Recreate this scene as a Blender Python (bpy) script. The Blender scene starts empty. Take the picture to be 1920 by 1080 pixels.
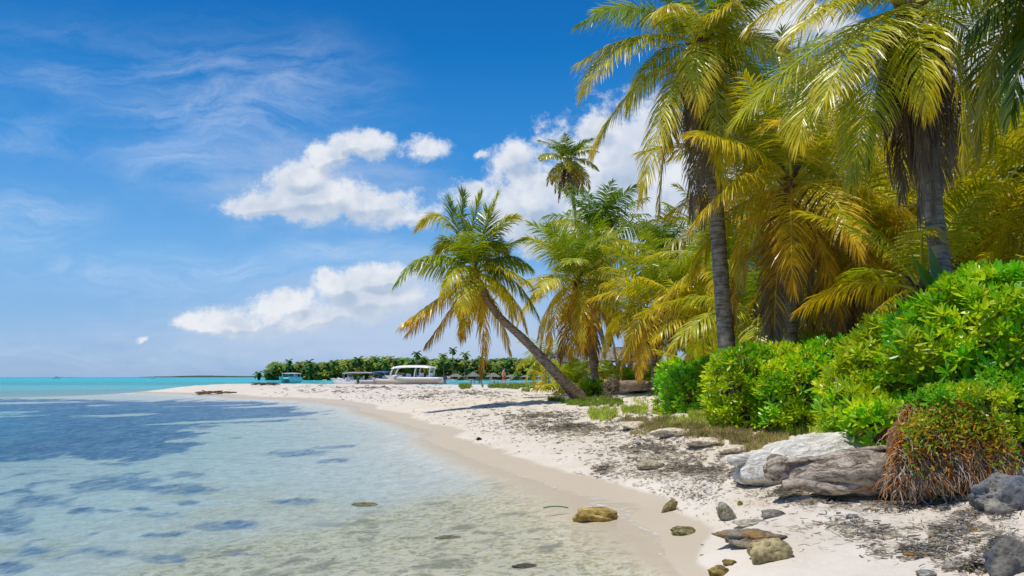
import bpy, math, random
import numpy as np
from mathutils import Vector

# ------------------------------------------------------------------ camera, sky, sun, exposure
sc = bpy.context.scene
COL = sc.collection
CAM_H = 1.6
F = 1920 * 28 / 36.0
TILT = math.atan(167 / F)
cd = bpy.data.cameras.new('camera'); cam = bpy.data.objects.new('camera', cd); COL.objects.link(cam)
cd.lens = 28; cd.sensor_width = 36; cd.clip_start = 0.05; cd.clip_end = 30000
cam.location = (0, 0, CAM_H); cam.rotation_euler = (math.pi / 2 + TILT, 0, 0)
sc.camera = cam
sc.view_settings.view_transform = 'Standard'; sc.view_settings.look = 'None'
sc.view_settings.gamma = 1; sc.view_settings.use_curve_mapping = False
sc.view_settings.exposure = -0.20
sc.cycles.max_bounces = 7; sc.cycles.transparent_max_bounces = 10
sc.cycles.diffuse_bounces = 3; sc.cycles.glossy_bounces = 2; sc.cycles.transmission_bounces = 4
sc.cycles.caustics_reflective = False; sc.cycles.caustics_refractive = False
sc.cycles.sample_clamp_indirect = 6

SUN = Vector((-0.31, -0.10, 1.0)).normalized()
sl = bpy.data.lights.new('sun', 'SUN'); sl.energy = 4.1; sl.angle = math.radians(0.53); sl.color = (1.0, 0.955, 0.88)
so = bpy.data.objects.new('sun', sl); COL.objects.link(so)
so.rotation_euler = SUN.to_track_quat('Z', 'Y').to_euler()

def ray(px, py):
    a, b = (px - 960) / F, -(py - 540) / F
    ct, st = math.cos(TILT), math.sin(TILT)
    return Vector((a, ct - b * st, st + b * ct))
def at(px, py, Y):
    d = ray(px, py); k = Y / d.y
    return Vector((d.x * k, Y, CAM_H + d.z * k))
def onz(px, py, z):
    d = ray(px, py); k = (z - CAM_H) / d.z
    return Vector((d.x * k, d.y * k, z))
def pix(x, y, z):                       # numpy: world -> pixel of the 1920 picture
    ct, st = math.cos(TILT), math.sin(TILT)
    d = np.maximum(y * ct + (z - CAM_H) * st, 1e-3)
    u = -y * st + (z - CAM_H) * ct
    return 960 + F * x / d, 540 - F * u / d

class NT:
    """small helper around a node tree"""
    def __init__(s, tree): s.t = tree; s.n = tree.nodes; s.l = tree.links
    def put(s, sock, v):
        if v is None: return
        if isinstance(v, bpy.types.NodeSocket): s.l.new(v, sock)
        else:
            try: sock.default_value = v
            except Exception: sock.default_value = (*v, 1)
    def node(s, typ, ins=None, **props):
        n = s.n.new(typ)
        for k, v in props.items(): setattr(n, k, v)
        for k, v in (ins or {}).items(): s.put(n.inputs[k], v)
        return n
    def m(s, op, a, b=None, c=None, clamp=False):
        n = s.n.new('ShaderNodeMath'); n.operation = op; n.use_clamp = clamp
        for i, v in enumerate((a, b, c)): s.put(n.inputs[i], v)
        return n.outputs[0]
    def v(s, op, a, b=None, c=None):
        n = s.n.new('ShaderNodeVectorMath'); n.operation = op
        for i, x in enumerate((a, b, c)):
            if x is not None: s.put(n.inputs[i], x)
        return n.outputs['Value'] if op in ('LENGTH', 'DOT_PRODUCT') else n.outputs[0]
    def noise(s, vec, scale, detail=4, rough=0.55, dist=0.0, col=False):
        n = s.node('ShaderNodeTexNoise', {'Scale': scale, 'Detail': detail, 'Roughness': rough, 'Distortion': dist})
        if vec is not None: s.put(n.inputs['Vector'], vec)
        return n.outputs['Color' if col else 'Fac']
    def ss(s, v, a, b, lo=0.0, hi=1.0):
        n = s.node('ShaderNodeMapRange', {'From Min': a, 'From Max': b, 'To Min': lo, 'To Max': hi}, interpolation_type='SMOOTHSTEP')
        s.put(n.inputs['Value'], v); return n.outputs[0]
    def mix(s, f, a, b, mode='MIX'):
        n = s.n.new('ShaderNodeMix'); n.data_type = 'RGBA'; n.blend_type = mode
        s.put(n.inputs[0], f); s.put(n.inputs[6], a); s.put(n.inputs[7], b); return n.outputs[2]
    def scale(s, vec, sc3): return s.v('MULTIPLY', vec, sc3)

# ---- world: Nishita sky, with the cumulus and the thin high cloud of the day
w = bpy.data.worlds.new('World'); sc.world = w; w.use_nodes = True
W = NT(w.node_tree); W.n.clear()
sky = W.node('ShaderNodeTexSky', sky_type='NISHITA', sun_disc=False, altitude=0.0)
sky.sun_elevation = math.asin(SUN.z); sky.sun_rotation = math.atan2(SUN.x, SUN.y)
sky.air_density = 1.0; sky.dust_density = 0.4; sky.ozone_density = 2.5
tc = W.node('ShaderNodeTexCoord')
sep = W.node('ShaderNodeSeparateXYZ', {0: tc.outputs['Generated']})
yy = W.m('MAXIMUM', sep.outputs[1], 0.02)
uv = W.node('ShaderNodeCombineXYZ', {0: W.m('DIVIDE', sep.outputs[0], yy), 1: W.m('DIVIDE', sep.outputs[2], yy), 2: 0.0}).outputs[0]
front = W.ss(sep.outputs[1], 0.1, 0.4)
def uvp(px, py):
    d = ray(px, py); return d.x / d.y, d.z / d.y
def blobs(lst, vec):
    D = None
    for (px, py, rx, ry, wt) in lst:
        u, v_ = uvp(px, py); su, sv = F / rx / 1.75, F / ry / 1.75
        q = W.v('MULTIPLY_ADD', vec, (su, sv, 1), (-u * su, -v_ * sv, 0))
        d = W.m('MULTIPLY_ADD', W.v('LENGTH', q), -wt, wt)
        D = d if D is None else W.m('SMOOTH_MAX', D, d, 0.25)
    return D
warp = W.v('SCALE', W.v('SUBTRACT', W.noise(uv, 9.0, 5, 0.6, col=True), (0.5, 0.5, 0.5))); warp.node.inputs['Scale'].default_value = 0.055
uw = W.v('ADD', uv, warp)
CUM = [(692, 268, 34, 22, 1), (652, 262, 34, 22, 1), (612, 290, 36, 26, 1), (566, 328, 46, 26, 1), (500, 382, 70, 20, .9), (590, 365, 80, 32, 1),
       (690, 380, 80, 26, .85), (750, 405, 60, 22, .7), (806, 274, 30, 17, .75), (904, 298, 8, 7, .55),
       (375, 612, 40, 14, .9), (440, 598, 44, 20, .9), (500, 580, 36, 20, .9), (545, 568, 38, 20, .9), (640, 535, 40, 20, .9), (705, 520, 55, 16, .9),
       (560, 596, 80, 16, .7), (690, 556, 80, 24, .75), (620, 585, 90, 18, .6), (268, 637, 9, 5, .5), 
       (880, 368, 36, 20, .9), (965, 300, 34, 34, .9), (990, 375, 70, 60, 1), (1120, 235, 40, 26, 1), (1150, 310, 100, 80, 1), (1250, 330, 110, 100, 1),
       (1180, 420, 200, 50, .9), (1490, 45, 90, 40, .9), (1840, 160, 130, 130, .9), (1560, 300, 200, 120, .9)]
D = blobs(CUM, uw)
fine = W.noise(uv, 34.0, 8, 0.70)
mid_ = W.noise(uv, 9.0, 5, 0.6)
cum = W.ss(W.m('ADD', D, W.m('ADD', W.m('MULTIPLY_ADD', fine, 1.35, -0.675), W.m('MULTIPLY_ADD', mid_, 1.1, -0.55))), 0.0, 0.50)
DV = blobs([(760, 590, 210, 60, .9), (640, 620, 260, 30, .8), (720, 655, 260, 16, .7), (900, 640, 160, 40, .8), (480, 600, 150, 26, .5), (590, 350, 150, 60, .5), (800, 560, 60, 60, .8)], uw)
veil = W.m('MULTIPLY', W.ss(W.m('ADD', DV, W.m('MULTIPLY_ADD', W.noise(W.scale(uv, (1, 2.4, 1)), 9.0, 6, .6), 1.0, -.5)), -.15, .7), .72)
# thin, wind-combed cloud
wv = W.scale(uw, (1.0, 3.6, 1.0))
wisp = W.noise(wv, 6.0, 8, 0.66, 0.8)
WIS = [(420, 200, 220, 120, .9), (560, 170, 140, 90, .7), (330, 290, 110, 50, .9), (40, 405, 110, 50, 1.1), (340, 510, 190, 36, 1), (150, 500, 220, 30, .7),
       (650, 478, 110, 20, 1.0), (700, 570, 300, 60, .8), (120, 130, 160, 90, .5), (420, 345, 80, 16, .6), (200, 660, 420, 40, .6), (60, 250, 90, 40, .6)]
DW = blobs(WIS, uw)
cir = W.m('MULTIPLY', W.ss(DW, -0.1, 0.9), W.ss(wisp, 0.28, 0.86))
# colours
lit = W.ss(W.m('SUBTRACT', W.noise(uv, 13.0, 6, 0.6), W.noise(W.v('ADD', uv, (-0.012, 0.022, 0)), 13.0, 3, 0.5)), -0.12, 0.14)
Dup = blobs(CUM, W.v('ADD', uw, (-0.008, 0.016, 0)))
under_ = W.ss(W.m('SUBTRACT', Dup, D), -0.12, 0.22)
dens = W.ss(D, 0.1, 0.8)
shade = W.m('ADD', W.m('MULTIPLY', W.m('SUBTRACT', 1.0, lit), W.m('MULTIPLY_ADD', dens, 0.45, 0.15)), W.m('MULTIPLY', under_, 0.55), clamp=True)
hs = W.node('ShaderNodeHueSaturation', {'Saturation': 1.28, 'Value': 1.0, 'Hue': 0.497, 'Color': sky.outputs[0]}).outputs[0]
el = W.m('DIVIDE', sep.outputs[2], W.m('SQRT', W.m('ADD', W.m('MULTIPLY', sep.outputs[0], sep.outputs[0]), W.m('ADD', W.m('MULTIPLY', sep.outputs[1], sep.outputs[1]), 0.0001))))
rmp = W.node('ShaderNodeValToRGB', {0: el}); cr = rmp.color_ramp
for i_, (p_, c_) in enumerate([(0.0, (.265, .43, .70)), (.05, (.25, .45, .76)), (.14, (.17, .43, .80)), (.27, (.035, .27, .70)), (.42, (.0, .165, .53)), (.6, (.0, .10, .40))]):
    e_ = cr.elements[i_] if i_ < 2 else cr.elements.new(p_)
    e_.position = p_; e_.color = (*c_, 1)
skyc = W.mix(0.85, hs, W.v('MULTIPLY', rmp.outputs[0], (10.6, 10.6, 10.6)))
cc = W.mix(shade, (8.6, 8.8, 9.2, 1), (4.4, 5.4, 6.9, 1))
c1 = W.mix(W.m('MULTIPLY', W.m('MULTIPLY', cir, 0.52), front), skyc, (7.6, 8.6, 10.0, 1))
c1 = W.mix(W.m('MULTIPLY', veil, front), c1, (5.3, 6.3, 8.0, 1))
c2 = W.mix(W.m('MULTIPLY', W.m('MULTIPLY', cum, 0.92), front), c1, cc)
bg = W.node('ShaderNodeBackground', {'Color': c2, 'Strength': 0.115})
W.node('ShaderNodeOutputWorld', {0: bg.outputs[0]})

# ------------------------------------------------------------------ helpers
def rng(seed): return np.random.default_rng(seed)
def _h(ix, iy, s):
    n = (ix.astype(np.int64) * 374761393 + iy.astype(np.int64) * 668265263 + s * 974634777) & 0x7fffffff
    n = ((n ^ (n >> 13)) * 1274126177) & 0x7fffffff
    return ((n ^ (n >> 16)) & 0xffff) / 65535.0
def vnoise(x, y, s=0):
    ix, iy = np.floor(x), np.floor(y); fx, fy = x - ix, y - iy
    fx = fx * fx * (3 - 2 * fx); fy = fy * fy * (3 - 2 * fy)
    a, b, c, d = _h(ix, iy, s), _h(ix + 1, iy, s), _h(ix, iy + 1, s), _h(ix + 1, iy + 1, s)
    return (a * (1 - fx) + b * fx) * (1 - fy) + (c * (1 - fx) + d * fx) * fy
def fbm(x, y, s=0, o=4):
    r, a, t = 0, 1.0, 0
    for i in range(o):
        r = r + a * vnoise(x, y, s + i * 7); t += a; a *= 0.5; x = x * 2.03 + 5.1; y = y * 2.03 + 1.7
    return r / t
def sst(x, a, b):
    t = np.clip((x - a) / (b - a), 0, 1); return t * t * (3 - 2 * t)

def mesh(name, V, Fq, mats, tint=None, midx=None, parent=None, smooth=False, attrs=None):
    """V (n,3), Fq (m,4) quads or a list of polygons -> one linked mesh object"""
    me = bpy.data.meshes.new(name)
    V = np.asarray(V, dtype=np.float32)
    if isinstance(Fq, np.ndarray):
        k = Fq.shape[1]
        me.vertices.add(len(V)); me.vertices.foreach_set('co', V.ravel())
        me.loops.add(Fq.size); me.loops.foreach_set('vertex_index', Fq.astype(np.int32).ravel())
        me.polygons.add(len(Fq)); me.polygons.foreach_set('loop_start', (np.arange(len(Fq)) * k).astype(np.int32))
        me.polygons.foreach_set('loop_total', np.full(len(Fq), k, dtype=np.int32))
    else:
        me.from_pydata(V.tolist(), [], Fq)
    if midx is not None: me.polygons.foreach_set('material_index', np.asarray(midx, dtype=np.int32))
    if tint is not None:
        t = np.ones((len(V), 4), dtype=np.float32); t[:, :3] = tint
        me.attributes.new('tint', 'FLOAT_COLOR', 'POINT').data.foreach_set('color', t.ravel())
    for k_, a in (attrs or {}).items():
        me.attributes.new(k_, 'FLOAT', 'POINT').data.foreach_set('value', np.asarray(a, dtype=np.float32).ravel())
    me.update(calc_edges=True)
    if smooth: me.polygons.foreach_set('use_smooth', np.ones(len(me.polygons), dtype=bool))
    for m_ in (mats if isinstance(mats, (list, tuple)) else [mats]): me.materials.append(m_)
    o = bpy.data.objects.new(name, me); COL.objects.link(o)
    if parent: o.parent = parent
    return o

class G:
    """geometry collector; build() links it as ONE mesh"""
    def __init__(s): s.V = []; s.F = []; s.M = []; s.T = []; s.n = 0
    def add(s, V, Fs, m=0, t=(1, 1, 1)):
        V = np.asarray(V, float); s.V.append(V)
        s.F += [tuple(int(i) + s.n for i in f) for f in Fs]; s.M += [m] * len(Fs)
        tt = np.asarray(t, float); s.T.append(np.broadcast_to(tt, (len(V), 3)) if tt.ndim == 1 else tt); s.n += len(V); return s
    def box(s, c, d, rz=0, m=0, taper=1.0, t=(1, 1, 1), ry=0):
        V = np.array([(x, y, z) for z in (-.5, .5) for y in (-.5, .5) for x in (-.5, .5)]) * np.array(d)
        V[4:, :2] *= taper
        if ry: V = V @ np.array([[math.cos(ry), 0, -math.sin(ry)], [0, 1, 0], [math.sin(ry), 0, math.cos(ry)]])
        if rz: V = V @ np.array([[math.cos(rz), math.sin(rz), 0], [-math.sin(rz), math.cos(rz), 0], [0, 0, 1]])
        return s.add(V + np.array(c), [(0, 2, 3, 1), (4, 5, 7, 6), (0, 1, 5, 4), (2, 6, 7, 3), (0, 4, 6, 2), (1, 3, 7, 5)], m, t)
    def tube(s, P, R, k=8, m=0, t=(1, 1, 1), cap=True, ex=None):
        P = np.asarray(P, float); n = len(P); R = np.broadcast_to(np.asarray(R, float), (n,))
        T = np.gradient(P, axis=0); T /= np.linalg.norm(T, axis=1)[:, None] + 1e-9
        ref = np.array([0, 0, 1.0]) if abs(T[n // 2][2]) < 0.9 else np.array([0, 1.0, 0])
        A = np.cross(T, ref); A /= np.linalg.norm(A, axis=1)[:, None] + 1e-9; B = np.cross(T, A)
        an = np.linspace(0, 2 * np.pi, k, endpoint=False)
        rr = R[:, None] * (np.ones((n, k)) if ex is None else ex)
        V = P[:, None, :] + (A[:, None, :] * np.cos(an)[None, :, None] + B[:, None, :] * np.sin(an)[None, :, None]) * rr[..., None]
        Fs = [(i * k + j, i * k + (j + 1) % k, (i + 1) * k + (j + 1) % k, (i + 1) * k + j) for i in range(n - 1) for j in range(k)]
        if cap: Fs += [tuple(range(k - 1, -1, -1)), tuple(range((n - 1) * k, n * k))]
        return s.add(V.reshape(-1, 3), Fs, m, t)
    def build(s, name, mats, parent=None, smooth=False):
        return mesh(name, np.concatenate(s.V), s.F, mats, np.concatenate(s.T), s.M, parent, smooth)

def tag(o, label=None, cat=None, group=None, kind=None):
    if label: o['label'] = label
    if cat: o['category'] = cat
    if group: o['group'] = group
    if kind: o['kind'] = kind
    return o
def thing(name, loc, label, cat, group=None, rz=0):
    o = bpy.data.objects.new(name, None); COL.objects.link(o); o.location = loc; o.rotation_euler = (0, 0, rz); o.empty_display_size = 0.2
    return tag(o, label, cat, group)
def copy_tree(o, parent=None):
    c = o.copy(); COL.objects.link(c); c.parent = parent
    for ch in list(o.children): copy_tree(ch, c)
    return c
def bez(P0, P1, P2, t):
    t = np.asarray(t)[:, None]; return (1 - t) ** 2 * np.array(P0) + 2 * t * (1 - t) * np.array(P1) + t * t * np.array(P2)
def nrm(v): return v / (np.linalg.norm(v, axis=-1, keepdims=True) + 1e-9)

# ------------------------------------------------------------------ materials
def newmat(name):
    m = bpy.data.materials.new(name); m.use_nodes = True; t = NT(m.node_tree); t.n.clear(); return m, t
def fin(t, sh): t.node('ShaderNodeOutputMaterial', {0: sh})
def plain(name, c, rough=0.5, spec=0.5, noise=0.0, scale=20, bump=0.0, metal=0.0):
    m, t = newmat(name); tcn = t.node('ShaderNodeTexCoord').outputs['Object']
    nz = t.noise(tcn, scale, 5, 0.6)
    k = t.ss(nz, 0.3, 0.7, 1 - noise, 1 + noise)
    col = t.v('SCALE', (*c,)); t.put(col.node.inputs['Scale'], k)
    p = t.node('ShaderNodeBsdfPrincipled', {'Base Color': col, 'Roughness': rough, 'Specular IOR Level': spec, 'Metallic': metal})
    if bump: t.put(p.inputs['Normal'], t.node('ShaderNodeBump', {'Height': nz, 'Strength': bump, 'Distance': 0.02}).outputs[0])
    fin(t, p.outputs[0]); return m
def leafmat(name, trans=0.35, rough=0.38, spec=0.5, tsat=(1.1, 1.15, 0.5), var=0.25, vs=3.0):
    m, t = newmat(name)
    a = t.node('ShaderNodeAttribute', attribute_name='tint').outputs['Color']
    g = t.node('ShaderNodeNewGeometry')
    nz = t.noise(g.outputs['Position'], vs, 3, 0.6)
    k = t.ss(nz, 0.25, 0.75, 1 - var, 1 + var)
    col = t.v('SCALE', a); t.put(col.node.inputs['Scale'], k)
    p = t.node('ShaderNodeBsdfPrincipled', {'Base Color': col, 'Roughness': rough, 'Specular IOR Level': spec})
    tr = t.node('ShaderNodeBsdfTranslucent', {'Color': t.v('MULTIPLY', col, tsat)})
    fin(t, t.node('ShaderNodeMixShader', {0: trans, 1: p.outputs[0], 2: tr.outputs[0]}).outputs[0]); return m
def barkmat(name, c1, c2, ring=True):
    m, t = newmat(name); o = t.node('ShaderNodeTexCoord').outputs['Object']
    a = t.node('ShaderNodeAttribute', attribute_name='tint').outputs['Color']
    n1 = t.noise(o, 6, 6, 0.7); n2 = t.noise(t.scale(o, (3, 3, 26)) if ring else t.scale(o, (30, 30, 3)), 1.0, 4, 0.6)
    col = t.mix(t.ss(t.m('ADD', t.m('MULTIPLY', n1, .45), t.m('MULTIPLY', n2, .55)), 0.38, 0.60), (*c1, 1), (*c2, 1))
    col = t.mix(1.0, col, a, 'MULTIPLY')
    b = t.node('ShaderNodeBump', {'Height': t.m('ADD', n2, t.m('MULTIPLY', n1, .6)), 'Strength': 0.7, 'Distance': 0.02})
    p = t.node('ShaderNodeBsdfPrincipled', {'Base Color': col, 'Roughness': 0.9, 'Specular IOR Level': 0.15, 'Normal': b.outputs[0]})
    fin(t, p.outputs[0]); return m
M_FROND = leafmat('palm_leaf', 0.34, 0.33, 0.6)
M_RIB = leafmat('palm_midrib', 0.05, 0.5, 0.4, var=0.1)
M_SHRUB = leafmat('shrub_leaf', 0.40, 0.34, 0.5, (1.2, 1.2, 0.4), 0.3, 1.6)
M_GRASS = leafmat('grass_blade', 0.35, 0.6, 0.2, (1.1, 1.1, .6), 0.25, 2.0)
M_FAR = leafmat('far_leaf', 0.35, 0.6, 0.2, (1.1, 1.1, .5), 0.35, 0.15)
M_TRUNK = barkmat('palm_bark', (0.13, 0.095, 0.07), (0.40, 0.32, 0.25))
M_WOOD = barkmat('old_wood', (0.14, 0.115, 0.095), (0.50, 0.45, 0.40), ring=False)
M_NUT = plain('coconut_husk', (0.30, 0.22, 0.05), 0.5, 0.4, 0.3, 8)
M_WHITE = plain('white_gelcoat', (0.80, 0.80, 0.79), 0.3, 0.5, 0.05, 3)
M_TAN = plain('tan_tube_fabric', (0.46, 0.41, 0.34), 0.6, 0.3, 0.08, 3)
M_DARK = plain('dark_trim', (0.05, 0.055, 0.06), 0.5, 0.4, 0.1)
M_BLUEC = plain('blue_canvas', (0.05, 0.12, 0.32), 0.7, 0.2, 0.1)
M_GREY = plain('grey_canvas', (0.35, 0.35, 0.34), 0.7, 0.2, 0.1)
M_ORANGE = plain('orange_float', (0.85, 0.12, 0.04), 0.5, 0.4, 0.1)
M_TEAL = plain('turquoise_hull_paint', (0.30, 0.80, 0.74), 0.35, 0.5, 0.05, 3)
M_GLASS = plain('tinted_window', (0.05, 0.08, 0.1), 0.08, 0.6, 0.0)
M_THATCH = barkmat('palm_thatch', (0.13, 0.115, 0.10), (0.36, 0.33, 0.29), ring=False)
M_POST = plain('weathered_post', (0.16, 0.13, 0.11), 0.9, 0.1, 0.3, 10)
M_BLUEP = plain('blue_painted_post', (0.03, 0.24, 0.42), 0.6, 0.3, 0.2, 10)
M_SKIN = plain('sunlit_skin', (0.75, 0.42, 0.30), 0.5, 0.4, 0.08)
M_RED = plain('red_swim_shorts', (0.85, 0.03, 0.035), 0.7, 0.2, 0.1)
M_HAIR = plain('brown_hair', (0.10, 0.06, 0.04), 0.6, 0.3, 0.2)
# ------------------------------------------------------------------ terrain
CP = []
for px, py in [(1275, 1080), (1240, 1040), (1185, 990), (1130, 950), (1060, 915), (985, 893), (930, 878), (885, 858), (838, 838), (815, 818), (770, 798), (725, 780), (680, 766), (620, 755), (540, 748), (430, 742), (340, 738)]:
    p = onz(px, py, 0); CP.append((p.x, p.y, 0))
for px, py, z in [(1350, 1000, .11), (1310, 1060, .08), (1240, 932, .08), (1130, 898, .09), (1000, 870, .08), (890, 838, .05), (860, 810, .06), (790, 790, .07), (700, 762, .06), (1500, 960, .32), (1400, 880, .33), (1290, 900, .27), (1200, 850, .33),
                  (1050, 800, .40), (900, 770, .40), (800, 750, .42), (1000, 762, .48), (1085, 748, .62), (1000, 735, .62), (950, 723.5, .74), (1100, 722, .8), (1250, 790, .66), (1130, 775, .60), (1400, 795, .70),
                  (1200, 745, .8), (1480, 850, .62), (1190, 808, .42), (1290, 842, .40), (1400, 862, .38), (1430, 915, .32), (1640, 922, .36), (1750, 935, .37), (1900, 975, .40), (1920, 1080, .38), (1600, 1080, .26), (1380, 1070, .12),
                  (330, 727, .42), (400, 724, .50), (550, 723, .55), (700, 722, .60), (850, 722, .70), (700, 735, .46), (550, 736, .34), (850, 735, .5), (420, 735, .2)]:
    p = onz(px, py, z); CP.append((p.x, p.y, z))
for px, py, z in [(900, 1080, -.13), (1100, 1040, -.08), (600, 1000, -.24), (900, 960, -.14), (400, 900, -.38), (700, 880, -.25), (200, 850, -.55), (500, 810, -.40), (700, 810, -.18), (0, 800, -.8), (0, 1000, -.42), (300, 780, -.5), (500, 765, -.25), (200, 748, -.22), (0, 742, -.24), (0, 1080, -.36), (300, 1060, -.28),
                  (-400, 900, -.8), (-400, 1080, -.6), (-600, 760, -1.2), (0, 760, -.7)]:
    p = onz(px, py, 0); CP.append((p.x, p.y, z))
CP += [(5.4, 10, .85), (6, 12, .95), (8, 15, 1.0), (12, 20, 1.1), (20, 30, 1.1), (6, 25, .95), (11, 40, 1.1), (20, 60, 1.1), (40, 80, 1.1), (6, 6.5, .85), (7, 3, .8), (12, 9, 1.1), (30, 20, 1.2), (4.4, 3, .4), (2.3, 4, .05), (2.0, 3.2, .0), (1.2, 3.0, -.1), (0, 2.8, -.17), (-5, 3, -.4),
       (-41, 92, 0), (-37, 103, 0), (-28, 111, 0), (-17, 117, 0), (-6, 122, 0), (4, 128, 0), (-50, 88, -.5), (-46, 112, -1.1), (-30, 135, -1.4), (-10, 150, -1.2), (4, 165, -.8), (9, 140, .1), (14, 200, 0), (8, 250, -.3), (12, 300, -.2), (22, 250, .6), (30, 200, .8), (30, 120, 1.0), (40, 300, .8),
       (-100, 80, -.4), (-150, 100, -1.2), (-100, 150, -1.8), (-20, 200, -1.5), (-40, 300, -1.6), (-110, 300, -2.2), (-250, 300, -2.5)]
CP = np.array(CP)
def _uv(x, y):
    Y = np.sqrt(np.maximum(y, 0.5) ** 2 + 2.0); return x / Y, np.log(Y)
_u, _v = _uv(CP[:, 0], CP[:, 1])
_C = 0.05
def _k(a, b): return np.sqrt((a) ** 2 + (b) ** 2 + _C * _C)
_K = _k(_u[:, None] - _u[None], _v[:, None] - _v[None])
_Wt = np.linalg.solve(_K + 1e-4 * np.eye(len(CP)), CP[:, 2])
def base_z(x, y):
    u, v = _uv(x, y); sh = u.shape; u = u.ravel(); v = v.ravel(); out = np.zeros(len(u))
    for i in range(0, len(u), 20000):
        out[i:i + 20000] = _k(u[i:i + 20000, None] - _u[None], v[i:i + 20000, None] - _v[None]) @ _Wt
    return out.reshape(sh)
SCARP = np.array([[*onz(px, py, .55).xy] for px, py in [(1120, 770), (1200, 788), (1290, 812), (1370, 835), (1430, 850)]])
def dseg(x, y, A, B):
    dx, dy = B[0] - A[0], B[1] - A[1]; t = np.clip(((x - A[0]) * dx + (y - A[1]) * dy) / (dx * dx + dy * dy), 0, 1)
    return np.hypot(x - A[0] - t * dx, y - A[1] - t * dy)
def gz(x, y):
    x = np.asarray(x, float); y = np.asarray(y, float)
    z = base_z(x, y)
    far = y > 160
    # the open sea floor, and the low far shore across the bay
    z = np.where(far, np.clip(z, -3, 1.0), z); z = np.where((y > 60) & (y < 300), np.maximum(z, -1.0), z)
    fs = 395 + 60 * sst(-x, 60, 170) + 12 * (fbm(x / 60, x * 0 + 3.3, 9) - .5)
    land = sst(y - fs, -30, 40) * sst(x, -150, -128) * (1 - sst(y, 900, 1100))
    z = np.where(y > 240, z * (1 - sst(y, 240, 330)) + sst(y, 240, 330) * (-1.6 - 3.4 * sst(y, 420, 2500)), z)
    z = np.maximum(z, -2.4 - 3 * sst(y, 500, 2500)) * (1 - land) + land * (0.65)
    # relief: lumps and footprints on the dry sand
    dry = sst(z, 0.10, 0.45)
    n = (fbm(x * 1.1, y * 1.1, 3, 4) - .5) * 0.16 + (fbm(x * 4.5, y * 4.5, 11, 3) - .5) * 0.07
    h = fbm(x * 2.6, y * 2.6, 31, 2)
    n -= 0.045 * sst(h, .60, .72)
    z = z + n * dry * np.where(y > 200, 0, 1)
    z += (fbm(x * .8, y * .8, 5, 2) - .5) * 0.035 * sst(-z, -0.02, 0.12) * (y < 60) + (fbm(x * 3, y * 3, 8, 3) - .5) * 0.05 * sst(-z, .05, .2) * (y < 40)
    z += (fbm(x * .6, y * .6, 15, 3) - .5) * 0.05 * (1 - sst(np.abs(z), .05, .2)) * (y < 60)
    # small eroded step in the bank
    d = np.min([dseg(x, y, SCARP[i], SCARP[i + 1]) for i in range(len(SCARP) - 1)], axis=0) + (fbm(x * 3, y * 3, 21) - .5) * .5
    z += 0.09 * np.exp(-(d / .45) ** 2)
    return z
def gp(x, y): return float(gz(np.array([x]), np.array([y]))[0])
def hit(px, py, ymax=400):
    """where the view ray of a pixel meets the ground"""
    d = ray(px, py); Y = np.exp(np.linspace(math.log(2.5), math.log(ymax), 900))
    k = Y / d.y; X = d.x * k; Z = CAM_H + d.z * k; g = gz(X, Y); i = np.argmax(Z < g)
    if not (Z < g).any(): i = len(Y) - 1
    return Vector((X[i], Y[i], g[i]))
def hits(px, py, ymax=200):
    px = np.asarray(px, float); py = np.asarray(py, float)
    a, b = (px - 960) / F, -(py - 540) / F; ct, st = math.cos(TILT), math.sin(TILT)
    dy = ct - b * st; dz = st + b * ct
    rjit = rng(len(px)); out = np.full(px.shape, np.nan)
    for Y in np.exp(np.linspace(math.log(3), math.log(3) + 240 * math.log(1.0194), 241)):
        need = np.isnan(out)
        if not need.any(): break
        X = a[need] / dy[need] * Y; Z = CAM_H + dz[need] / dy[need] * Y
        g = gz(X, np.full(X.shape, Y)); s = np.where(need)[0][Z < g]; out[s] = Y / 1.0194 ** rjit.random(len(s))
    out = np.where(np.isnan(out), ymax, out); X = a / dy * out
    return np.stack([X, out, gz(X, out)], 1)

# graded grid: fine near the viewer, coarse far off, out to the horizon
def ygrid(n, y0, y1): return np.exp(np.linspace(math.log(y0), math.log(y1), n))
rows = np.concatenate([[-60, -20, -5, 0, 1.5], ygrid(560, 2.5, 130), ygrid(130, 132, 700), ygrid(40, 740, 14000)])
cols = np.concatenate([[-3.2, -2.2, -1.6, -1.2, -.95], np.linspace(-.82, .86, 540), [.95, 1.2, 1.6, 2.2, 3.2]])
YY, UU = np.meshgrid(rows, cols, indexing='ij')
XX = UU * np.sqrt(np.maximum(YY, 2.5) ** 2 + 9)
ZZ = gz(XX, YY)
nr, nc = XX.shape
idx = np.arange(nr * nc).reshape(nr, nc)
Q = np.stack([idx[:-1, :-1], idx[:-1, 1:], idx[1:, 1:], idx[1:, :-1]], -1).reshape(-1, 4)
PX, PY = pix(XX, YY, ZZ)
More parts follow.
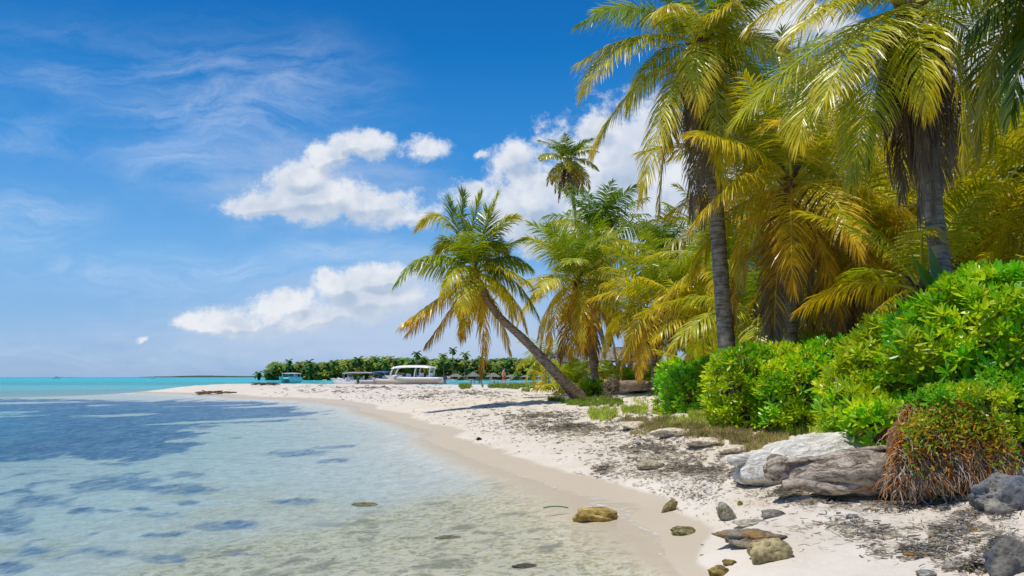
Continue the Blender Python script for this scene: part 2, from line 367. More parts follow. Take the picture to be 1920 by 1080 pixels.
# sea grass beds: soft-edged patches on the sea floor
wob = (fbm(XX * 1.3, YY * .55, 41, 4) - .5)
def bed(cx, cy, rx, ry, s=1.0): return s * (1 - np.hypot((PX - cx) / rx, (PY - cy) / ry))
gr = np.full(XX.shape, -9.0)
for b_ in [(-60, 815, 330, 60, 1.4), (120, 800, 330, 52, 1.2), (330, 775, 290, 26, 1.1), (0, 760, 420, 14, .9), (420, 757, 150, 5, .8), (-100, 830, 300, 40, 1.3), (200, 835, 160, 30, 1)]: gr = np.maximum(gr, bed(*b_))
gr = gr + wob * .75 - .9 * sst(fbm(XX / 7, YY / 2.6, 47, 3), .56, .72) * sst(820 - PY, 0, 40)
g2 = np.full(XX.shape, -9.0)
for b_ in [(180, 905, 170, 24), (60, 935, 120, 22), (320, 918, 110, 14), (340, 890, 90, 9), (50, 922, 40, 6), (20, 990, 75, 28), (60, 1030, 90, 26), (190, 1035, 80, 18), (170, 1000, 60, 12), (300, 965, 70, 10), (285, 1003, 60, 10), (270, 955, 30, 6), (620, 865, 60, 6), (560, 850, 90, 8), (420, 985, 60, 8), (520, 940, 70, 9),
           (20, 1065, 60, 18), (-20, 960, 60, 14), (160, 958, 40, 7), (200, 958, 30, 6), (345, 943, 40, 7), (640, 838, 50, 5), (210, 870, 40, 5), (330, 1050, 60, 9), (460, 1040, 60, 7)]: g2 = np.maximum(g2, bed(*b_))
g2 = g2 + wob * 1.7 + (fbm(XX * 3.5, YY * 1.6, 43, 3) - .5) * .9
grass = np.maximum(.84 * sst(gr, 0.0, 0.22), .62 * sst(g2, 0.0, .7)) * (ZZ < -0.03)
deepg = sst(fbm(XX / 26, YY / 60, 51, 3), .45, .62) * (YY > 95) * (ZZ < -.5)
# stony shallows near the viewer
stony = sst(PY + (PX - 800) * 0.22 + 230 * (fbm(XX * .7, YY * .4, 61, 3) - .5), 845, 985) * (ZZ < 0.0) * (YY < 16)
# land cover: soil under the grove
soil = sst(XX - (3.4 + YY * .07) + 1.6 * (fbm(XX * .5, YY * .5, 71) - .5), 1.2, 3.0) * (YY < 240) * (ZZ > .5)
soil = np.maximum(soil, ((YY > 408) & (ZZ > .3)).astype(float))
m, t = newmat('sand_and_sea_floor')
g = t.node('ShaderNodeNewGeometry'); pos = g.outputs['Position']
def at_(n): return t.node('ShaderNodeAttribute', attribute_name=n).outputs['Fac']
zz = t.node('ShaderNodeSeparateXYZ', {0: pos}).outputs[2]
n1 = t.noise(pos, 1.3, 6, 0.6); n2 = t.noise(pos, 22, 5, 0.65); n3 = t.noise(pos, 240, 3, 0.6)
sand = t.mix(t.ss(n1, .3, .7), (0.70, 0.60, 0.46, 1), (0.79, 0.70, 0.575, 1))
sand = t.mix(t.m('MULTIPLY', t.ss(n2, .52, .8), .35), sand, (0.55, 0.47, 0.37, 1))
sand = t.mix(t.m('MULTIPLY', t.ss(n3, .55, .75), .25), sand, (0.50, 0.43, 0.35, 1))
wetn = t.m('ADD', zz, t.m('MULTIPLY_ADD', n1, .05, -.025))
wet = t.ss(wetn, 0.10, 0.07)
sand = t.mix(t.m('MULTIPLY', wet, .9), sand, (0.58, 0.475, 0.33, 1))
under = t.ss(zz, -0.01, -0.10)
bedc = t.mix(t.ss(t.noise(pos, 3.0, 5, 0.6), .3, .7), (0.62, 0.62, 0.53, 1), (0.72, 0.74, 0.67, 1))
peb = t.node('ShaderNodeTexVoronoi', {'Scale': 7.0, 'Randomness': 1.0, 'Vector': t.v('ADD', t.scale(pos, (1, .8, 1)), t.v('MULTIPLY', t.noise(pos, 5, 3, .6, col=True), (.5, .5, .5)))})
pebc = t.mix(t.ss(peb.outputs['Distance'], .1, .6), (0.46, 0.38, 0.17, 1), (0.74, 0.65, 0.42, 1))
pebc = t.mix(t.ss(t.noise(pos, 1.7, 4, .6), .54, .66), pebc, (0.30, 0.27, 0.14, 1))
pebc = t.mix(t.m('MULTIPLY', t.ss(t.noise(pos, 9, 5, .75), .52, .62), .75), pebc, (0.20, 0.19, 0.13, 1))
bedc = t.mix(t.m('MULTIPLY', at_('stony'), .92), bedc, pebc)
grc = t.mix(t.ss(t.m('ADD', t.m('MULTIPLY', t.noise(pos, 6, 4, .7), .5), t.m('MULTIPLY', t.noise(t.scale(pos, (1, .5, 1)), .9, 5, .65), .5)), .40, .60), (0.06, 0.15, 0.27, 1), (0.17, 0.29, 0.43, 1))
sgm = t.ss(t.m('ADD', at_('seagrass'), t.m('MULTIPLY', t.m('ADD', t.noise(t.scale(pos, (1, .45, 1)), 3.4, 7, .78), -.5), 2.2)), .05, 1.0)
mo1 = t.noise(t.scale(pos, (1, .8, 1)), 5.5, 6, .72, .8); mo2 = t.noise(pos, 19, 4, .7, .6)
mot = t.m('ADD', t.m('MULTIPLY', mo1, .6), t.m('MULTIPLY', mo2, .4))  # rubble speckle in the bed colour, its contrast standing in for caustic light
near_ = t.m('MULTIPLY_ADD', at_('stony'), -.10, .48)
bedc = t.mix(t.m('MULTIPLY', t.ss(mot, .50, .60), near_), bedc, (0.36, 0.39, 0.37, 1))
bedc = t.mix(t.m('MULTIPLY', t.ss(mot, .46, .40), t.m('MULTIPLY_ADD', at_('stony'), -.45, .8)), bedc, (0.88, 0.85, 0.74, 1))
bedc = t.mix(t.m('MULTIPLY', sgm, t.ss(at_('seagrass'), 0, .1)), bedc, grc)
col = t.mix(under, sand, bedc)
soilc = t.mix(n2, (0.12, 0.09, 0.05, 1), (0.28, 0.23, 0.15, 1))
col = t.mix(at_('soil'), col, soilc)
hgt = t.m('ADD', t.m('MULTIPLY', t.noise(pos, 9, 6, .6), 1.0), t.m('MULTIPLY', n3, .10))
bmp = t.node('ShaderNodeBump', {'Height': hgt, 'Distance': 0.05})
t.put(bmp.inputs['Strength'], t.ss(wetn, .06, .25, .10, .75))
rg = t.m('MULTIPLY_ADD', wet, -.38, .95)
p = t.node('ShaderNodeBsdfPrincipled', {'Base Color': col, 'Roughness': rg, 'Specular IOR Level': 0.25, 'Normal': bmp.outputs[0]})
fin(t, p.outputs[0])
ground = mesh('ground', np.stack([XX, YY, ZZ], -1).reshape(-1, 3), Q, m, smooth=True, attrs={'seagrass': grass, 'stony': stony, 'soil': soil})
tag(ground, 'white sand beach sloping into clear shallows, with the spit and far shore', kind='structure')

# ------------------------------------------------------------------ water: a rippled, clear sheet
rows2 = np.concatenate([[-60, -20, -5, 0, 1.5], ygrid(700, 2.5, 90), ygrid(90, 91, 600), ygrid(40, 640, 14000)])
cols2 = np.concatenate([[-3.2, -2.2, -1.6, -1.2, -.95], np.linspace(-.82, .5, 380), [.6, .8, 1.2, 1.6, 2.2, 3.2]])
Y2, U2 = np.meshgrid(rows2, cols2, indexing='ij'); X2 = U2 * np.sqrt(np.maximum(Y2, 2.5) ** 2 + 9)
G2 = gz(X2, Y2); dep = np.maximum(-G2, 0)
amp = sst(dep, 0.0, .3) * (1 - sst(Y2, 30, 90))
Z2 = ((fbm(X2 * 1.2 + Y2 * .5, Y2 * 2.3, 81, 3) - .5) * .075 + (fbm(X2 * 3.5, Y2 * 7, 85, 2) - .5) * .040) * (amp * .9 + .1 * (Y2 < 90))
nr, nc = X2.shape; idx = np.arange(nr * nc).reshape(nr, nc)
Q2 = np.stack([idx[:-1, :-1], idx[:-1, 1:], idx[1:, 1:], idx[1:, :-1]], -1).reshape(-1, 4)
mn = np.min([G2[:-1, :-1], G2[:-1, 1:], G2[1:, 1:], G2[1:, :-1]], axis=0).ravel()
Q2 = Q2[mn < 0.06]
m, t = newmat('clear_sea_water')
pos = t.node('ShaderNodeNewGeometry').outputs['Position']
dp = at_('depth') if False else t.node('ShaderNodeAttribute', attribute_name='depth').outputs['Fac']
h1 = t.noise(t.scale(pos, (1.0, 1.9, 1)), 3.0, 7, .68, .6); h2 = t.noise(t.scale(pos, (1, 1.4, 1)), 13, 5, .65, .5)
h0 = t.noise(t.scale(pos, (.5, 1.3, 1)), 1.1, 4, .6, .5)
hh = t.m('ADD', t.m('ADD', h1, t.m('MULTIPLY', h2, .45)), t.m('MULTIPLY', h0, 1.6))
bp = t.node('ShaderNodeBump', {'Height': hh, 'Distance': 0.34})
t.put(bp.inputs['Strength'], t.ss(dp, 0.0, .2, .25, 1.0))
fr = t.node('ShaderNodeFresnel', {'IOR': 1.40, 'Normal': bp.outputs[0]}).outputs[0]
fac = t.m('MULTIPLY', t.m('MINIMUM', fr, .60), t.ss(dp, .05, .8, .42, .62))
tint = t.mix(t.ss(dp, 0.0, .55), (0.985, 0.985, 0.98, 1), (0.80, 0.93, 0.955, 1))
tint = t.mix(t.ss(dp, 0.5, 1.3), tint, (0.55, 0.80, 0.92, 1))
clear = t.node('ShaderNodeBsdfTransparent', {'Color': tint})
dcol = t.mix(t.ss(dp, .9, 1.5), (0.10, 0.50, 0.54, 1), (0.015, 0.36, 0.42, 1))
dcol = t.mix(t.ss(dp, 2.5, 4.2), dcol, (0.012, 0.15, 0.27, 1))
band = t.ss(t.noise(t.scale(pos, (.004, .02, 1)), 1.0, 4, .6), .42, .6)
dcol = t.mix(t.m('MULTIPLY', band, .55), dcol, (0.10, 0.52, 0.50, 1))
body = t.node('ShaderNodeMixShader', {0: .42, 1: t.node('ShaderNodeBsdfDiffuse', {'Color': t.v('MULTIPLY', dcol, (1.6, 1.6, 1.6))}).outputs[0], 2: t.node('ShaderNodeBsdfTranslucent', {'Color': (.35, .85, .9, 1)}).outputs[0]})
mx = t.node('ShaderNodeMixShader', {0: t.m('MULTIPLY', t.ss(dp, .62, 1.5), .9), 1: clear.outputs[0], 2: body.outputs[0]})
gl = t.node('ShaderNodeBsdfGlossy', {'Color': (1, 1, 1, 1), 'Roughness': 0.07, 'Normal': bp.outputs[0]})
foam = t.node('ShaderNodeBsdfDiffuse', {'Color': (.85, .84, .80, 1)})
fo = t.m('MULTIPLY', t.m('MULTIPLY', t.ss(dp, .014, .003), t.ss(dp, 0.0, .002)), t.ss(t.noise(pos, 7, 5, .7), .46, .62))
s1 = t.node('ShaderNodeMixShader', {0: fac, 1: mx.outputs[0], 2: gl.outputs[0]})
fin(t, t.node('ShaderNodeMixShader', {0: t.m('MULTIPLY', fo, .6), 1: s1.outputs[0], 2: foam.outputs[0]}).outputs[0])
water = mesh('sea_water', np.stack([X2, Y2, Z2], -1).reshape(-1, 3), Q2, m, smooth=True, attrs={'depth': dep})
tag(water, 'clear shallow sea turning turquoise towards the horizon', kind='structure')
# ------------------------------------------------------------------ palms
YG, YL, OR, BR, GY = np.array([.10, .24, .015]), np.array([.72, .60, .014]), np.array([.82, .46, .014]), np.array([.24, .12, .045]), np.array([.28, .19, .13])
MG = np.array([.38, .45, .012]); DG = np.array([.025, .075, .018])
def pal(a):
    """leaf colour by age 0 (young) .. 1 (dead)"""
    ks = [0, .3, .58, .80, .90, 1.0]; cs = [YG, MG, YL, OR, BR, GY]
    return np.array([np.interp(a, ks, [c[i] for c in cs]) for i in range(3)])
def frond_arrays(P0, P1, P2, n, Lf, wd, age, r, droop=.6, roll=0.0, segs=3, rib=.035, dead=False, dark=1.0, lean=0.12):
    P0, P1, P2 = map(np.asarray, (P0, P1, P2))
    L = np.linalg.norm(P1 - P0) + np.linalg.norm(P2 - P1)
    tt = np.linspace(.13, 1.0, n) ** .92
    S0 = np.cross(P1 - P0, np.array([0, 0, 1.0]) if abs(nrm(P1 - P0)[2]) < .97 else np.array([P2[0] - P0[0], P2[1] - P0[1], 0.3]))
    S0 = nrm(S0)
    allV, allF, allT = [], [], []; off = 0
    gap = 1.0
    for sgn in (-1, 1):
        t = np.clip(tt + r.normal(0, .004, n), .1, 1)
        B = bez(P0, P1, P2, t); T = nrm(bez(P0, P1, P2, np.minimum(t + .01, 1.01)) - bez(P0, P1, P2, t - .01))
        S = nrm(S0 - (T @ S0)[:, None] * T); N = np.cross(S, T); N *= np.sign(N[:, 2:3] + 1e-6)
        cr, sr = math.cos(roll), math.sin(roll)
        S, N = S * cr + N * sr, N * cr - S * sr
        ang = np.radians(np.interp(t, [.1, .5, .85, 1], [78, 62, 40, 12]) + r.normal(0, 5, n))
        D = nrm(S * (sgn * np.sin(ang))[:, None] + T * np.cos(ang)[:, None] + N * (lean + r.normal(0, .10, n))[:, None])
        Ln = Lf * np.interp(t, [.1, .25, .5, .75, .92, 1], [.55, .9, 1.0, .82, .55, .42]) * r.uniform(.86, 1.08, n)
        if age > .45:   # older fronds lose or break leaflets
            Ln *= np.where(r.random(n) < (age - .4) * .35, r.uniform(.3, .8, n), 1)
        st = np.array([0, .35, .7, 1.0]) if segs == 3 else np.array([0, .5, 1.0])
        wp = np.array([.55, 1.0, .75, .10]) if segs == 3 else np.array([.7, 1.0, .12])
        dn = droop * r.uniform(.6, 1.35, n)
        W = nrm(T - (T * D).sum(1)[:, None] * D)
        W = nrm(W + N * r.normal(0, .35, n)[:, None])
        c = B.copy(); cs = [c]; Dk = D.copy()
        for k in range(1, len(st)):
            Dk = nrm(Dk + np.array([0, 0, -1.0]) * (dn * (.25 + .55 * k / (len(st) - 1)))[:, None])
            c = c + Dk * (Ln * (st[k] - st[k - 1]))[:, None]; cs.append(c)
        cs = np.stack(cs, 1)
        hw = (wd * .5) * wp[None, :, None] * r.uniform(.8, 1.15, n)[:, None, None]
        V = np.stack([cs - W[:, None] * hw, cs + W[:, None] * hw], 2)           # n, st, 2, 3
        ns = len(st)
        base = np.arange(n)[:, None] * (ns * 2) + np.arange(ns - 1)[None] * 2 + off
        Fs = np.stack([base, base + 1, base + 3, base + 2], -1).reshape(-1, 4)
        ag = np.clip(age + r.normal(0, .05, n)[:, None] + np.interp(st, [0, .6, 1], [0, .02, .22 if age > .2 else .07])[None] + (t ** 2 * (.16 if age > .25 else .05))[:, None], 0, 1)
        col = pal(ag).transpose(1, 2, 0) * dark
        allV.append(V.reshape(-1, 3)); allF.append(Fs); allT.append(np.repeat(col[:, :, None], 2, 2).reshape(-1, 3)); off += n * ns * 2
    nl = sum(len(f) for f in allF)
    # midrib: four-sided, flat and wide at the base
    m_ = 9; t = np.linspace(-.0, 1, m_); B = bez(P0, P1, P2, t); T = nrm(np.gradient(B, axis=0)); S = nrm(S0 - (T @ S0)[:, None] * T); N = np.cross(S, T)
    rr = rib * np.interp(t, [0, .12, .5, 1], [1.6, 1.0, .62, .16])
    V = np.stack([B + S * rr[:, None], B + N * rr[:, None] * .7, B - S * rr[:, None], B - N * rr[:, None] * .7], 1).reshape(-1, 3)
    Fs = [[i * 4 + j, i * 4 + (j + 1) % 4, (i + 1) * 4 + (j + 1) % 4, (i + 1) * 4 + j] for i in range(m_ - 1) for j in range(4)]
    allV.append(V); allF.append(np.array(Fs) + off)
    rc = np.array([.62, .56, .05]) if age < .6 else (np.array([.75, .45, .05]) if age < .85 else np.array([.25, .19, .14]))
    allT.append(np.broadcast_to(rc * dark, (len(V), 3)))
    Fa = np.concatenate(allF); mi = np.zeros(len(Fa), int); mi[nl:] = 1
    return np.concatenate(allV), Fa, np.concatenate(allT), mi
def frond(parent, org, P0, P1, P2, **k):
    V, Fa, T, mi = frond_arrays(P0, P1, P2, **k)
    return mesh('frond', V - np.array(org), Fa, [M_FROND, M_RIB], T, mi, parent)
def trunk(parent, org, pts, R, seed=0, k=14, name='trunk', tint=(1, 1, 1)):
    """ringed trunk through the points (quadratic/cubic smooth), radii R"""
    r = rng(seed); P = np.array(pts, float); L = np.linalg.norm(np.diff(P, axis=0), axis=1).sum()
    n = max(12, int(L / .10)); s = np.linspace(0, len(P) - 1, n)
    Q = np.stack([np.interp(s, range(len(P)), P[:, i]) for i in range(3)], 1)
    for _ in range(int(n / 3)): Q[1:-1] = (Q[:-2] + Q[1:-1] * 2 + Q[2:]) / 4
    rad = np.interp(np.linspace(0, 1, n), np.linspace(0, 1, len(R)), R)
    rad = rad * (1 + .035 * np.where(np.arange(n) % 2, 1, -1)) * (1 + r.normal(0, .015, n))
    an = np.linspace(0, 2 * np.pi, k, endpoint=False)
    ex = 1 + .05 * (fbm(np.cos(an)[None] * 1.5 + 9 + seed, np.linspace(0, L * 1.2, n)[:, None] + np.sin(an)[None] * 1.5, seed, 3) - .5) * 2
    g = G(); g.tube(Q - np.array(org), rad, k, 0, tint, True, ex)
    return g.build(name, M_TRUNK, parent, smooth=True)
def nuts(parent, org, c, n, seed, s=.13, rad=.38):
    r = rng(seed)
    for i in range(n):
        a = r.uniform(0, 6.28); p = np.array(c) + [rad * math.cos(a) * r.uniform(.6, 1), rad * math.sin(a) * r.uniform(.6, 1), -.25 - r.uniform(0, .35)]
        u = np.linspace(-1, 1, 7) ; g = G()
        P = np.stack([0 * u, 0 * u, u * s * 1.2], 1) + p - np.array(org)
        g.tube(P, s * np.sqrt(np.clip(1 - u * u * .98, .01, 1)), 8, 0, (1, 1, 1))
        g.build('coconut', M_NUT, parent, smooth=True)

def auto_fronds(c, nf, L, seed, n, lo=-1.0, hi=1.35, age0=.05, age1=.75, arch=1.0, segs=3, skip=None, wd=None, Lf=None, dead=0, dark=1.0, face=None, droop=.6):
    """frond parameter sets of a whole crown, youngest upright in the middle"""
    r = rng(seed); out = []
    for i in range(nf):
        f = (i + .5) / nf; az = i * 2.39996 + r.normal(0, .2); e = hi + (lo - hi) * f ** 1.25 + r.normal(0, .10)
        d = np.array([math.cos(az) * math.cos(e), math.sin(az) * math.cos(e), math.sin(e)])
        h = np.array([math.cos(az), math.sin(az), 0]); l = L * r.uniform(.85, 1.08) * (.75 + .25 * min(1, f * 4))
        s = np.array(c) + d * .12
        P1 = s + d * l * .48
        dr = (.10 + .50 * f) * arch
        e2 = e - .55 - dr * 1.2
        e2 = max(e2, -1.5)
        P2 = P1 + (h * math.cos(e2) + np.array([0, 0, math.sin(e2)])) * l * .55
        if skip and skip(P2): continue
        age = age0 + (age1 - age0) * f ** 1.2 + r.normal(0, .05)
        out.append(dict(P0=s, P1=P1, P2=P2, n=n, Lf=(Lf or L * .27), wd=(wd or .05), age=float(np.clip(age, 0, .86)), r=r, droop=droop * (.5 + .9 * f), roll=r.normal(0, .35), segs=segs, dark=dark))
    for i in range(dead):
        az = r.uniform(0, 6.28); h = np.array([math.cos(az), math.sin(az), 0]); s = np.array(c) + [0, 0, -.25]
        l = L * r.uniform(.55, .85)
        out.append(dict(P0=s, P1=s + h * .55 + [0, 0, -.15 * l], P2=s + h * r.uniform(.25, .6) + [0, 0, -l], n=n, Lf=(Lf or L * .27) * .8, wd=(wd or .05) * .6, age=r.uniform(.86, 1.0), r=r, droop=1.6, roll=r.normal(0, .8), segs=segs, dark=dark))
    return out

def palm(label, crown, base, Rt, nf, L, seed, n=60, mid=None, group='coconut palms of the beach grove', manual=(), nn=0, dead=0, rib=.035, trunk_tint=(1, 1, 1), skirt=0, **kw):
    c = np.array(crown, float); b = np.array(base, float)
    t_ = thing('coconut_palm', b, label, 'palm tree', group)
    pts = [b - [0, 0, .25], b] + ([np.array(q) for q in (mid or [])]) + [c]
    trunk(t_, b, pts, Rt, seed, tint=trunk_tint)
    for q in manual:
        if crown is cA: q['age'] -= .07
        frond(t_, b, rib=rib, **q)
    for q in auto_fronds(c, nf, L, seed, n, dead=dead, **kw): frond(t_, b, rib=rib, **q)
    if nn: nuts(t_, b, c, nn, seed)
    # brown fibre and frond bases wrapped under the crown
    r = rng(seed + 5); g = G(); rt = Rt[-1]
    for i in range(26):
        a = r.uniform(0, 6.28); d = np.array([math.cos(a), math.sin(a), 0]); z0 = r.uniform(-.55, .1); l = r.uniform(.25, .5)
        p0 = c - b + d * rt * .7 + [0, 0, z0]; g.tube([p0, p0 + d * .10 + [0, 0, l * .6], p0 + d * .22 + [0, 0, l]], [.05, .035, .012], 4, 0, (.9, .75, .5), False)
    g.build('frond_stubs', M_TRUNK, t_)
    return t_
def man(c, lst, n, Lf, wd=.05, seed=1, Y=None, dark=1.0):
    """fronds given by the picture position of bend and tip: (bx,by, tx,ty, dY, age, droop, roll)"""
    r = rng(seed); out = []
    for (bx, by, tx, ty, dY, age, dr, ro) in lst:
        P2 = np.array(at(tx, ty, c[1] + dY)); M_ = np.array(at(bx, by, c[1] + dY * .5))
        P1 = 2 * M_ - .5 * (np.array(c) + P2)
        out.append(dict(P0=np.array(c), P1=P1, P2=P2, n=n, Lf=Lf, wd=wd, age=age, r=r, droop=dr, roll=ro, dark=dark))
    return out

def base_on(px, py_or_none, Y):
    x = (px - 960) / F * Y * 1.0; return np.array([x, Y, gp(x, Y) - .02])
# A: the leaning palm at the middle of the picture
YA = 34.0
cA = np.array(at(889, 512, YA)); bA = np.array(hit(1088, 748))
manA = man(cA, [(812, 478, 745, 528, -1.0, 0.25, .7, .2), (800, 575, 760, 604, -1.5, 0.63, .8, 0), (825, 560, 768, 620, -.8, 0.71, .9, .2), (838, 590, 803, 640, -.4, 0.72, 1.0, 0), (838, 412, 786, 424, .3, 0.49, .5, 0),
                (862, 440, 842, 378, .6, 0.27, .25, 0), (884, 440, 902, 370, -.2, 0.29, .2, .3), (905, 445, 932, 370, .5, 0.33, .25, -.3), (925, 440, 962, 408, -.4, 0.35, .4, 0), (870, 425, 868, 366, .4, 0.21, .2, -.2),
                (905, 450, 915, 395, .9, 0.23, .2, 0), (940, 482, 992, 500, .6, 0.23, .8, .1), (955, 520, 1008, 590, .2, 0.27, .9, 0), (950, 545, 985, 610, -1.2, 0.58, .9, .2), (935, 530, 958, 590, -1.8, 0.55, 1, .3),
                (905, 600, 903, 700, -.4, 0.72, 1.1, 0), (925, 570, 955, 655, .7, 0.63, 1.1, 0), (880, 560, 868, 630, .6, 0.58, 1.0, .3), (855, 455, 822, 470, .8, 0.33, .7, 0), (860, 500, 832, 545, -1.8, 0.45, 1.0, 0), (915, 455, 945, 470, 1.2, 0.33, .7, 0)], 80, 1.25, .052, 11)
pA = palm('coconut palm with a leaning grey trunk, growing alone from the open sand', cA, bA, [.42, .34, .22, .18, .15, .13], 9, 2.9, 101, 60, mid=[np.array(at(1050, 708, YA + .4)), np.array(at(985, 638, YA + .2)), np.array(at(925, 585, YA))], manual=manA, nn=4, lo=-.5, hi=1.2, age0=.16, age1=.5, wd=.055, Lf=1.15)
# B: bushy palm right behind the leaning one
YB = 38.0; cB = np.array(at(1082, 525, YB))
palm('bushy yellow-green palm just right of the leaning palm, thick crown hanging low', cB, base_on(1120, 0, YB), [.24, .19, .16, .14], 40, 4.1, 102, 62, mid=[np.array(at(1108, 650, YB))], nn=5, lo=-1.25, hi=1.4, age0=.15, age1=.74, wd=.05)
# C, D: tall slender palms above the roof of the grove
YC = 62.0; cC = np.array(at(1066, 300, YC))
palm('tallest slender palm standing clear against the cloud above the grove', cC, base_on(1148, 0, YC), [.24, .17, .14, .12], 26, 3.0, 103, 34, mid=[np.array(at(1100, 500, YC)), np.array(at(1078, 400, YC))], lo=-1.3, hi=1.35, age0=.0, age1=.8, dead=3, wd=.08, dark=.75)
YD = 50.0; cD = np.array(at(1122, 440, YD))
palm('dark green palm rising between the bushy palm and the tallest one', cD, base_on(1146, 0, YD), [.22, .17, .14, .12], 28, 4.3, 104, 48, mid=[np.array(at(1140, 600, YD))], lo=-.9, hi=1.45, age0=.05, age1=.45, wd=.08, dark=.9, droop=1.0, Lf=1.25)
# E, F
YE = 33.0; cE = np.array(at(1252, 568, YE))
palm('palm with broad upright yellow-green fronds beside the thatched shelter', cE, base_on(1268, 0, YE), [.2, .17, .15, .13], 32, 3.8, 105, 60, lo=-.6, hi=1.4, age0=.2, age1=.72, wd=.05)
YF = 46.0; cF = np.array(at(1238, 480, YF))
palm('green palm half hidden behind the broad yellow-green one', cF, base_on(1215, 0, YF), [.2, .17, .15, .13], 26, 3.6, 106, 40, lo=-.9, hi=1.45, age0=.05, age1=.45, wd=.075, dark=.9, droop=1.0, Lf=1.25)
# G: the tall palm of the middle foreground
YG_ = 18.0; cG = np.array(at(1312, 82, YG_))
bG = base_on(1368, 0, YG_)
manG = man(cG, [(1205, 18, 1092, 42, -.2, .12, .55, .2), (1180, 78, 1096, 172, -.5, .42, .45, .5), (1190, 165, 1113, 282, .2, .46, .6, .2), (1255, 175, 1203, 372, -1.2, .44, .7, 0), (1265, 170, 1236, 392, .1, .52, .9, 0), (1340, 175, 1352, 335, -1.4, .44, .8, 0),
                (1385, 65, 1468, 92, .1, .35, .6, .1), (1395, 115, 1440, 210, -.6, .35, .8, .2), (1300, 10, 1290, -80, -.4, .2, .4, 0), (1350, 10, 1385, -70, -.4, .2, .5, 0), (1260, 5, 1185, -50, .6, .1, .5, 0), (1375, 20, 1440, -15, -.6, .25, .5, 0),
                (1345, 40, 1372, 5, -1.5, .4, .8, 0), (1275, 25, 1250, 10, -1.6, .4, .8, 0), (1365, 150, 1400, 300, .8, .3, .9, 0), (1330, 200, 1335, 360, .9, .6, 1.1, .3), (1312, 200, 1296, 395, -.3, .93, 1.5, .5), (1322, 210, 1318, 405, .3, .9, 1.5, 0), (1230, 110, 1180, 200, 1.2, .3, .8, 0)], 125, 1.0, .026, 12)
palm('tall foreground palm whose bare ringed trunk rises from the yellow-green shrubs', cG, bG, [.24, .21, .18, .165, .155, .15], 9, 3.2, 107, 70, mid=[np.array(at(1352, 520, YG_)), np.array(at(1338, 330, YG_)), np.array(at(1322, 190, YG_))], manual=manG, nn=9, dead=4, lo=-.9, hi=1.2, age0=.2, age1=.65, wd=.034)
# H: yellowing palm in the middle of the grove
YH = 17.5; cH = np.array(at(1485, 345, YH))
palm('yellow and orange palm with dead brown fronds hanging down its short trunk', cH, base_on(1478, 0, YH), [.17, .14, .13, .13], 34, 3.4, 108, 90, lo=-1.15, hi=1.3, age0=.36, age1=.72, dead=3, nn=4, wd=.030)
# I: the big palm at the right, I2: its neighbour beyond the frame
YI = 12.0; cI = np.array(at(1702, 12, YI))
manI = man(cI, [(1530, 90, 1382, 225, .6, .28, .45, .5), (1560, 110, 1500, 262, -1.2, .38, .55, .3), (1640, 150, 1600, 330, -.5, .30, .6, .3), (1785, 90, 1802, 290, -1.5, .42, .8, .2), (1835, 80, 1862, 262, .2, .30, 1.0, 0), (1655, 170, 1630, 300, .5, .12, .7, .2),
                (1600, -10, 1480, 70, -1.4, .4, .5, 0), (1620, 60, 1545, 190, -2.0, .36, .5, 0), (1640, -60, 1560, -120, 0, .2, .4, 0), (1790, -40, 1890, 10, .4, .2, .6, 0), (1750, 200, 1760, 330, 1.0, .88, 1.0, 0), (1700, 130, 1690, 360, .4, .9, 1.3, 0), (1722, 130, 1722, 400, -.6, .92, 1.5, .4), (1740, 130, 1752, 380, -.4, .9, 1.5, .2)], 130, .9, .020, 13)
palm('big right-hand palm with a dark skirt of dead fronds around its trunk', cI, base_on(1782, 0, YI), [.17, .155, .14, .13, .12], 8, 3.0, 109, 80, mid=[np.array(at(1762, 480, YI)), np.array(at(1742, 330, YI)), np.array(at(1722, 150, YI))], manual=manI, nn=4, dead=20, lo=-.6, hi=1.1, age0=.2, age1=.5, wd=.03)
YJ = 9.5; cJ = np.array(at(2035, -120, YJ))
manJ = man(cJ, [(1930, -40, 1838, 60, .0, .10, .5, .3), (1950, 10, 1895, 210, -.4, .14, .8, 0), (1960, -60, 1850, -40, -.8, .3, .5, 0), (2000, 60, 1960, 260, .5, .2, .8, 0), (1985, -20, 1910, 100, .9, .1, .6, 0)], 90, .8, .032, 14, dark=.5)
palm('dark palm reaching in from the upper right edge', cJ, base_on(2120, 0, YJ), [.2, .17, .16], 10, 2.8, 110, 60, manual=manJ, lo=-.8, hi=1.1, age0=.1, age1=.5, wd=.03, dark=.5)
# K and the other palms of the grove
def gpalm(label, cx, cy, Y, L, nf, seed, bx=None, n=46, a0=.1, a1=.6, dark=1.0, lo=-1.1, hi=1.4, dead=0, nn=0, Rt=(.18, .15, .13)):
    return palm(label, np.array(at(cx, cy, Y)), base_on(bx or cx + 8, 0, Y), list(Rt), nf, L, seed, n, lo=lo, hi=hi, age0=a0, age1=a1, dead=dead, nn=nn, wd=.046 if Y > 15 else .032, dark=dark)
gpalm('pale green palm at the right edge with wide arching fronds', 1968, 330, 14, 3.3, 26, 120, 1990, 66, .3, .62, nn=2)
gpalm('yellow-green palm behind the dark-skirted trunk, right side', 1850, 430, 17.5, 3.0, 26, 121, 1860, 52, .3, .66)
gpalm('yellow palm low between the dark-skirted trunk and the orange palm', 1660, 395, 21, 3.3, 26, 122, 1650, 50, .3, .72, dead=2)
gpalm('low palm arching yellow fronds over the top of the shrubs', 1728, 545, 13.5, 2.5, 17, 123, 1745, 60, .28, .62, lo=-.7)
gpalm('low green palm behind the foot of the tall foreground trunk', 1425, 590, 22, 3.1, 24, 124, 1430, 50, .12, .5)
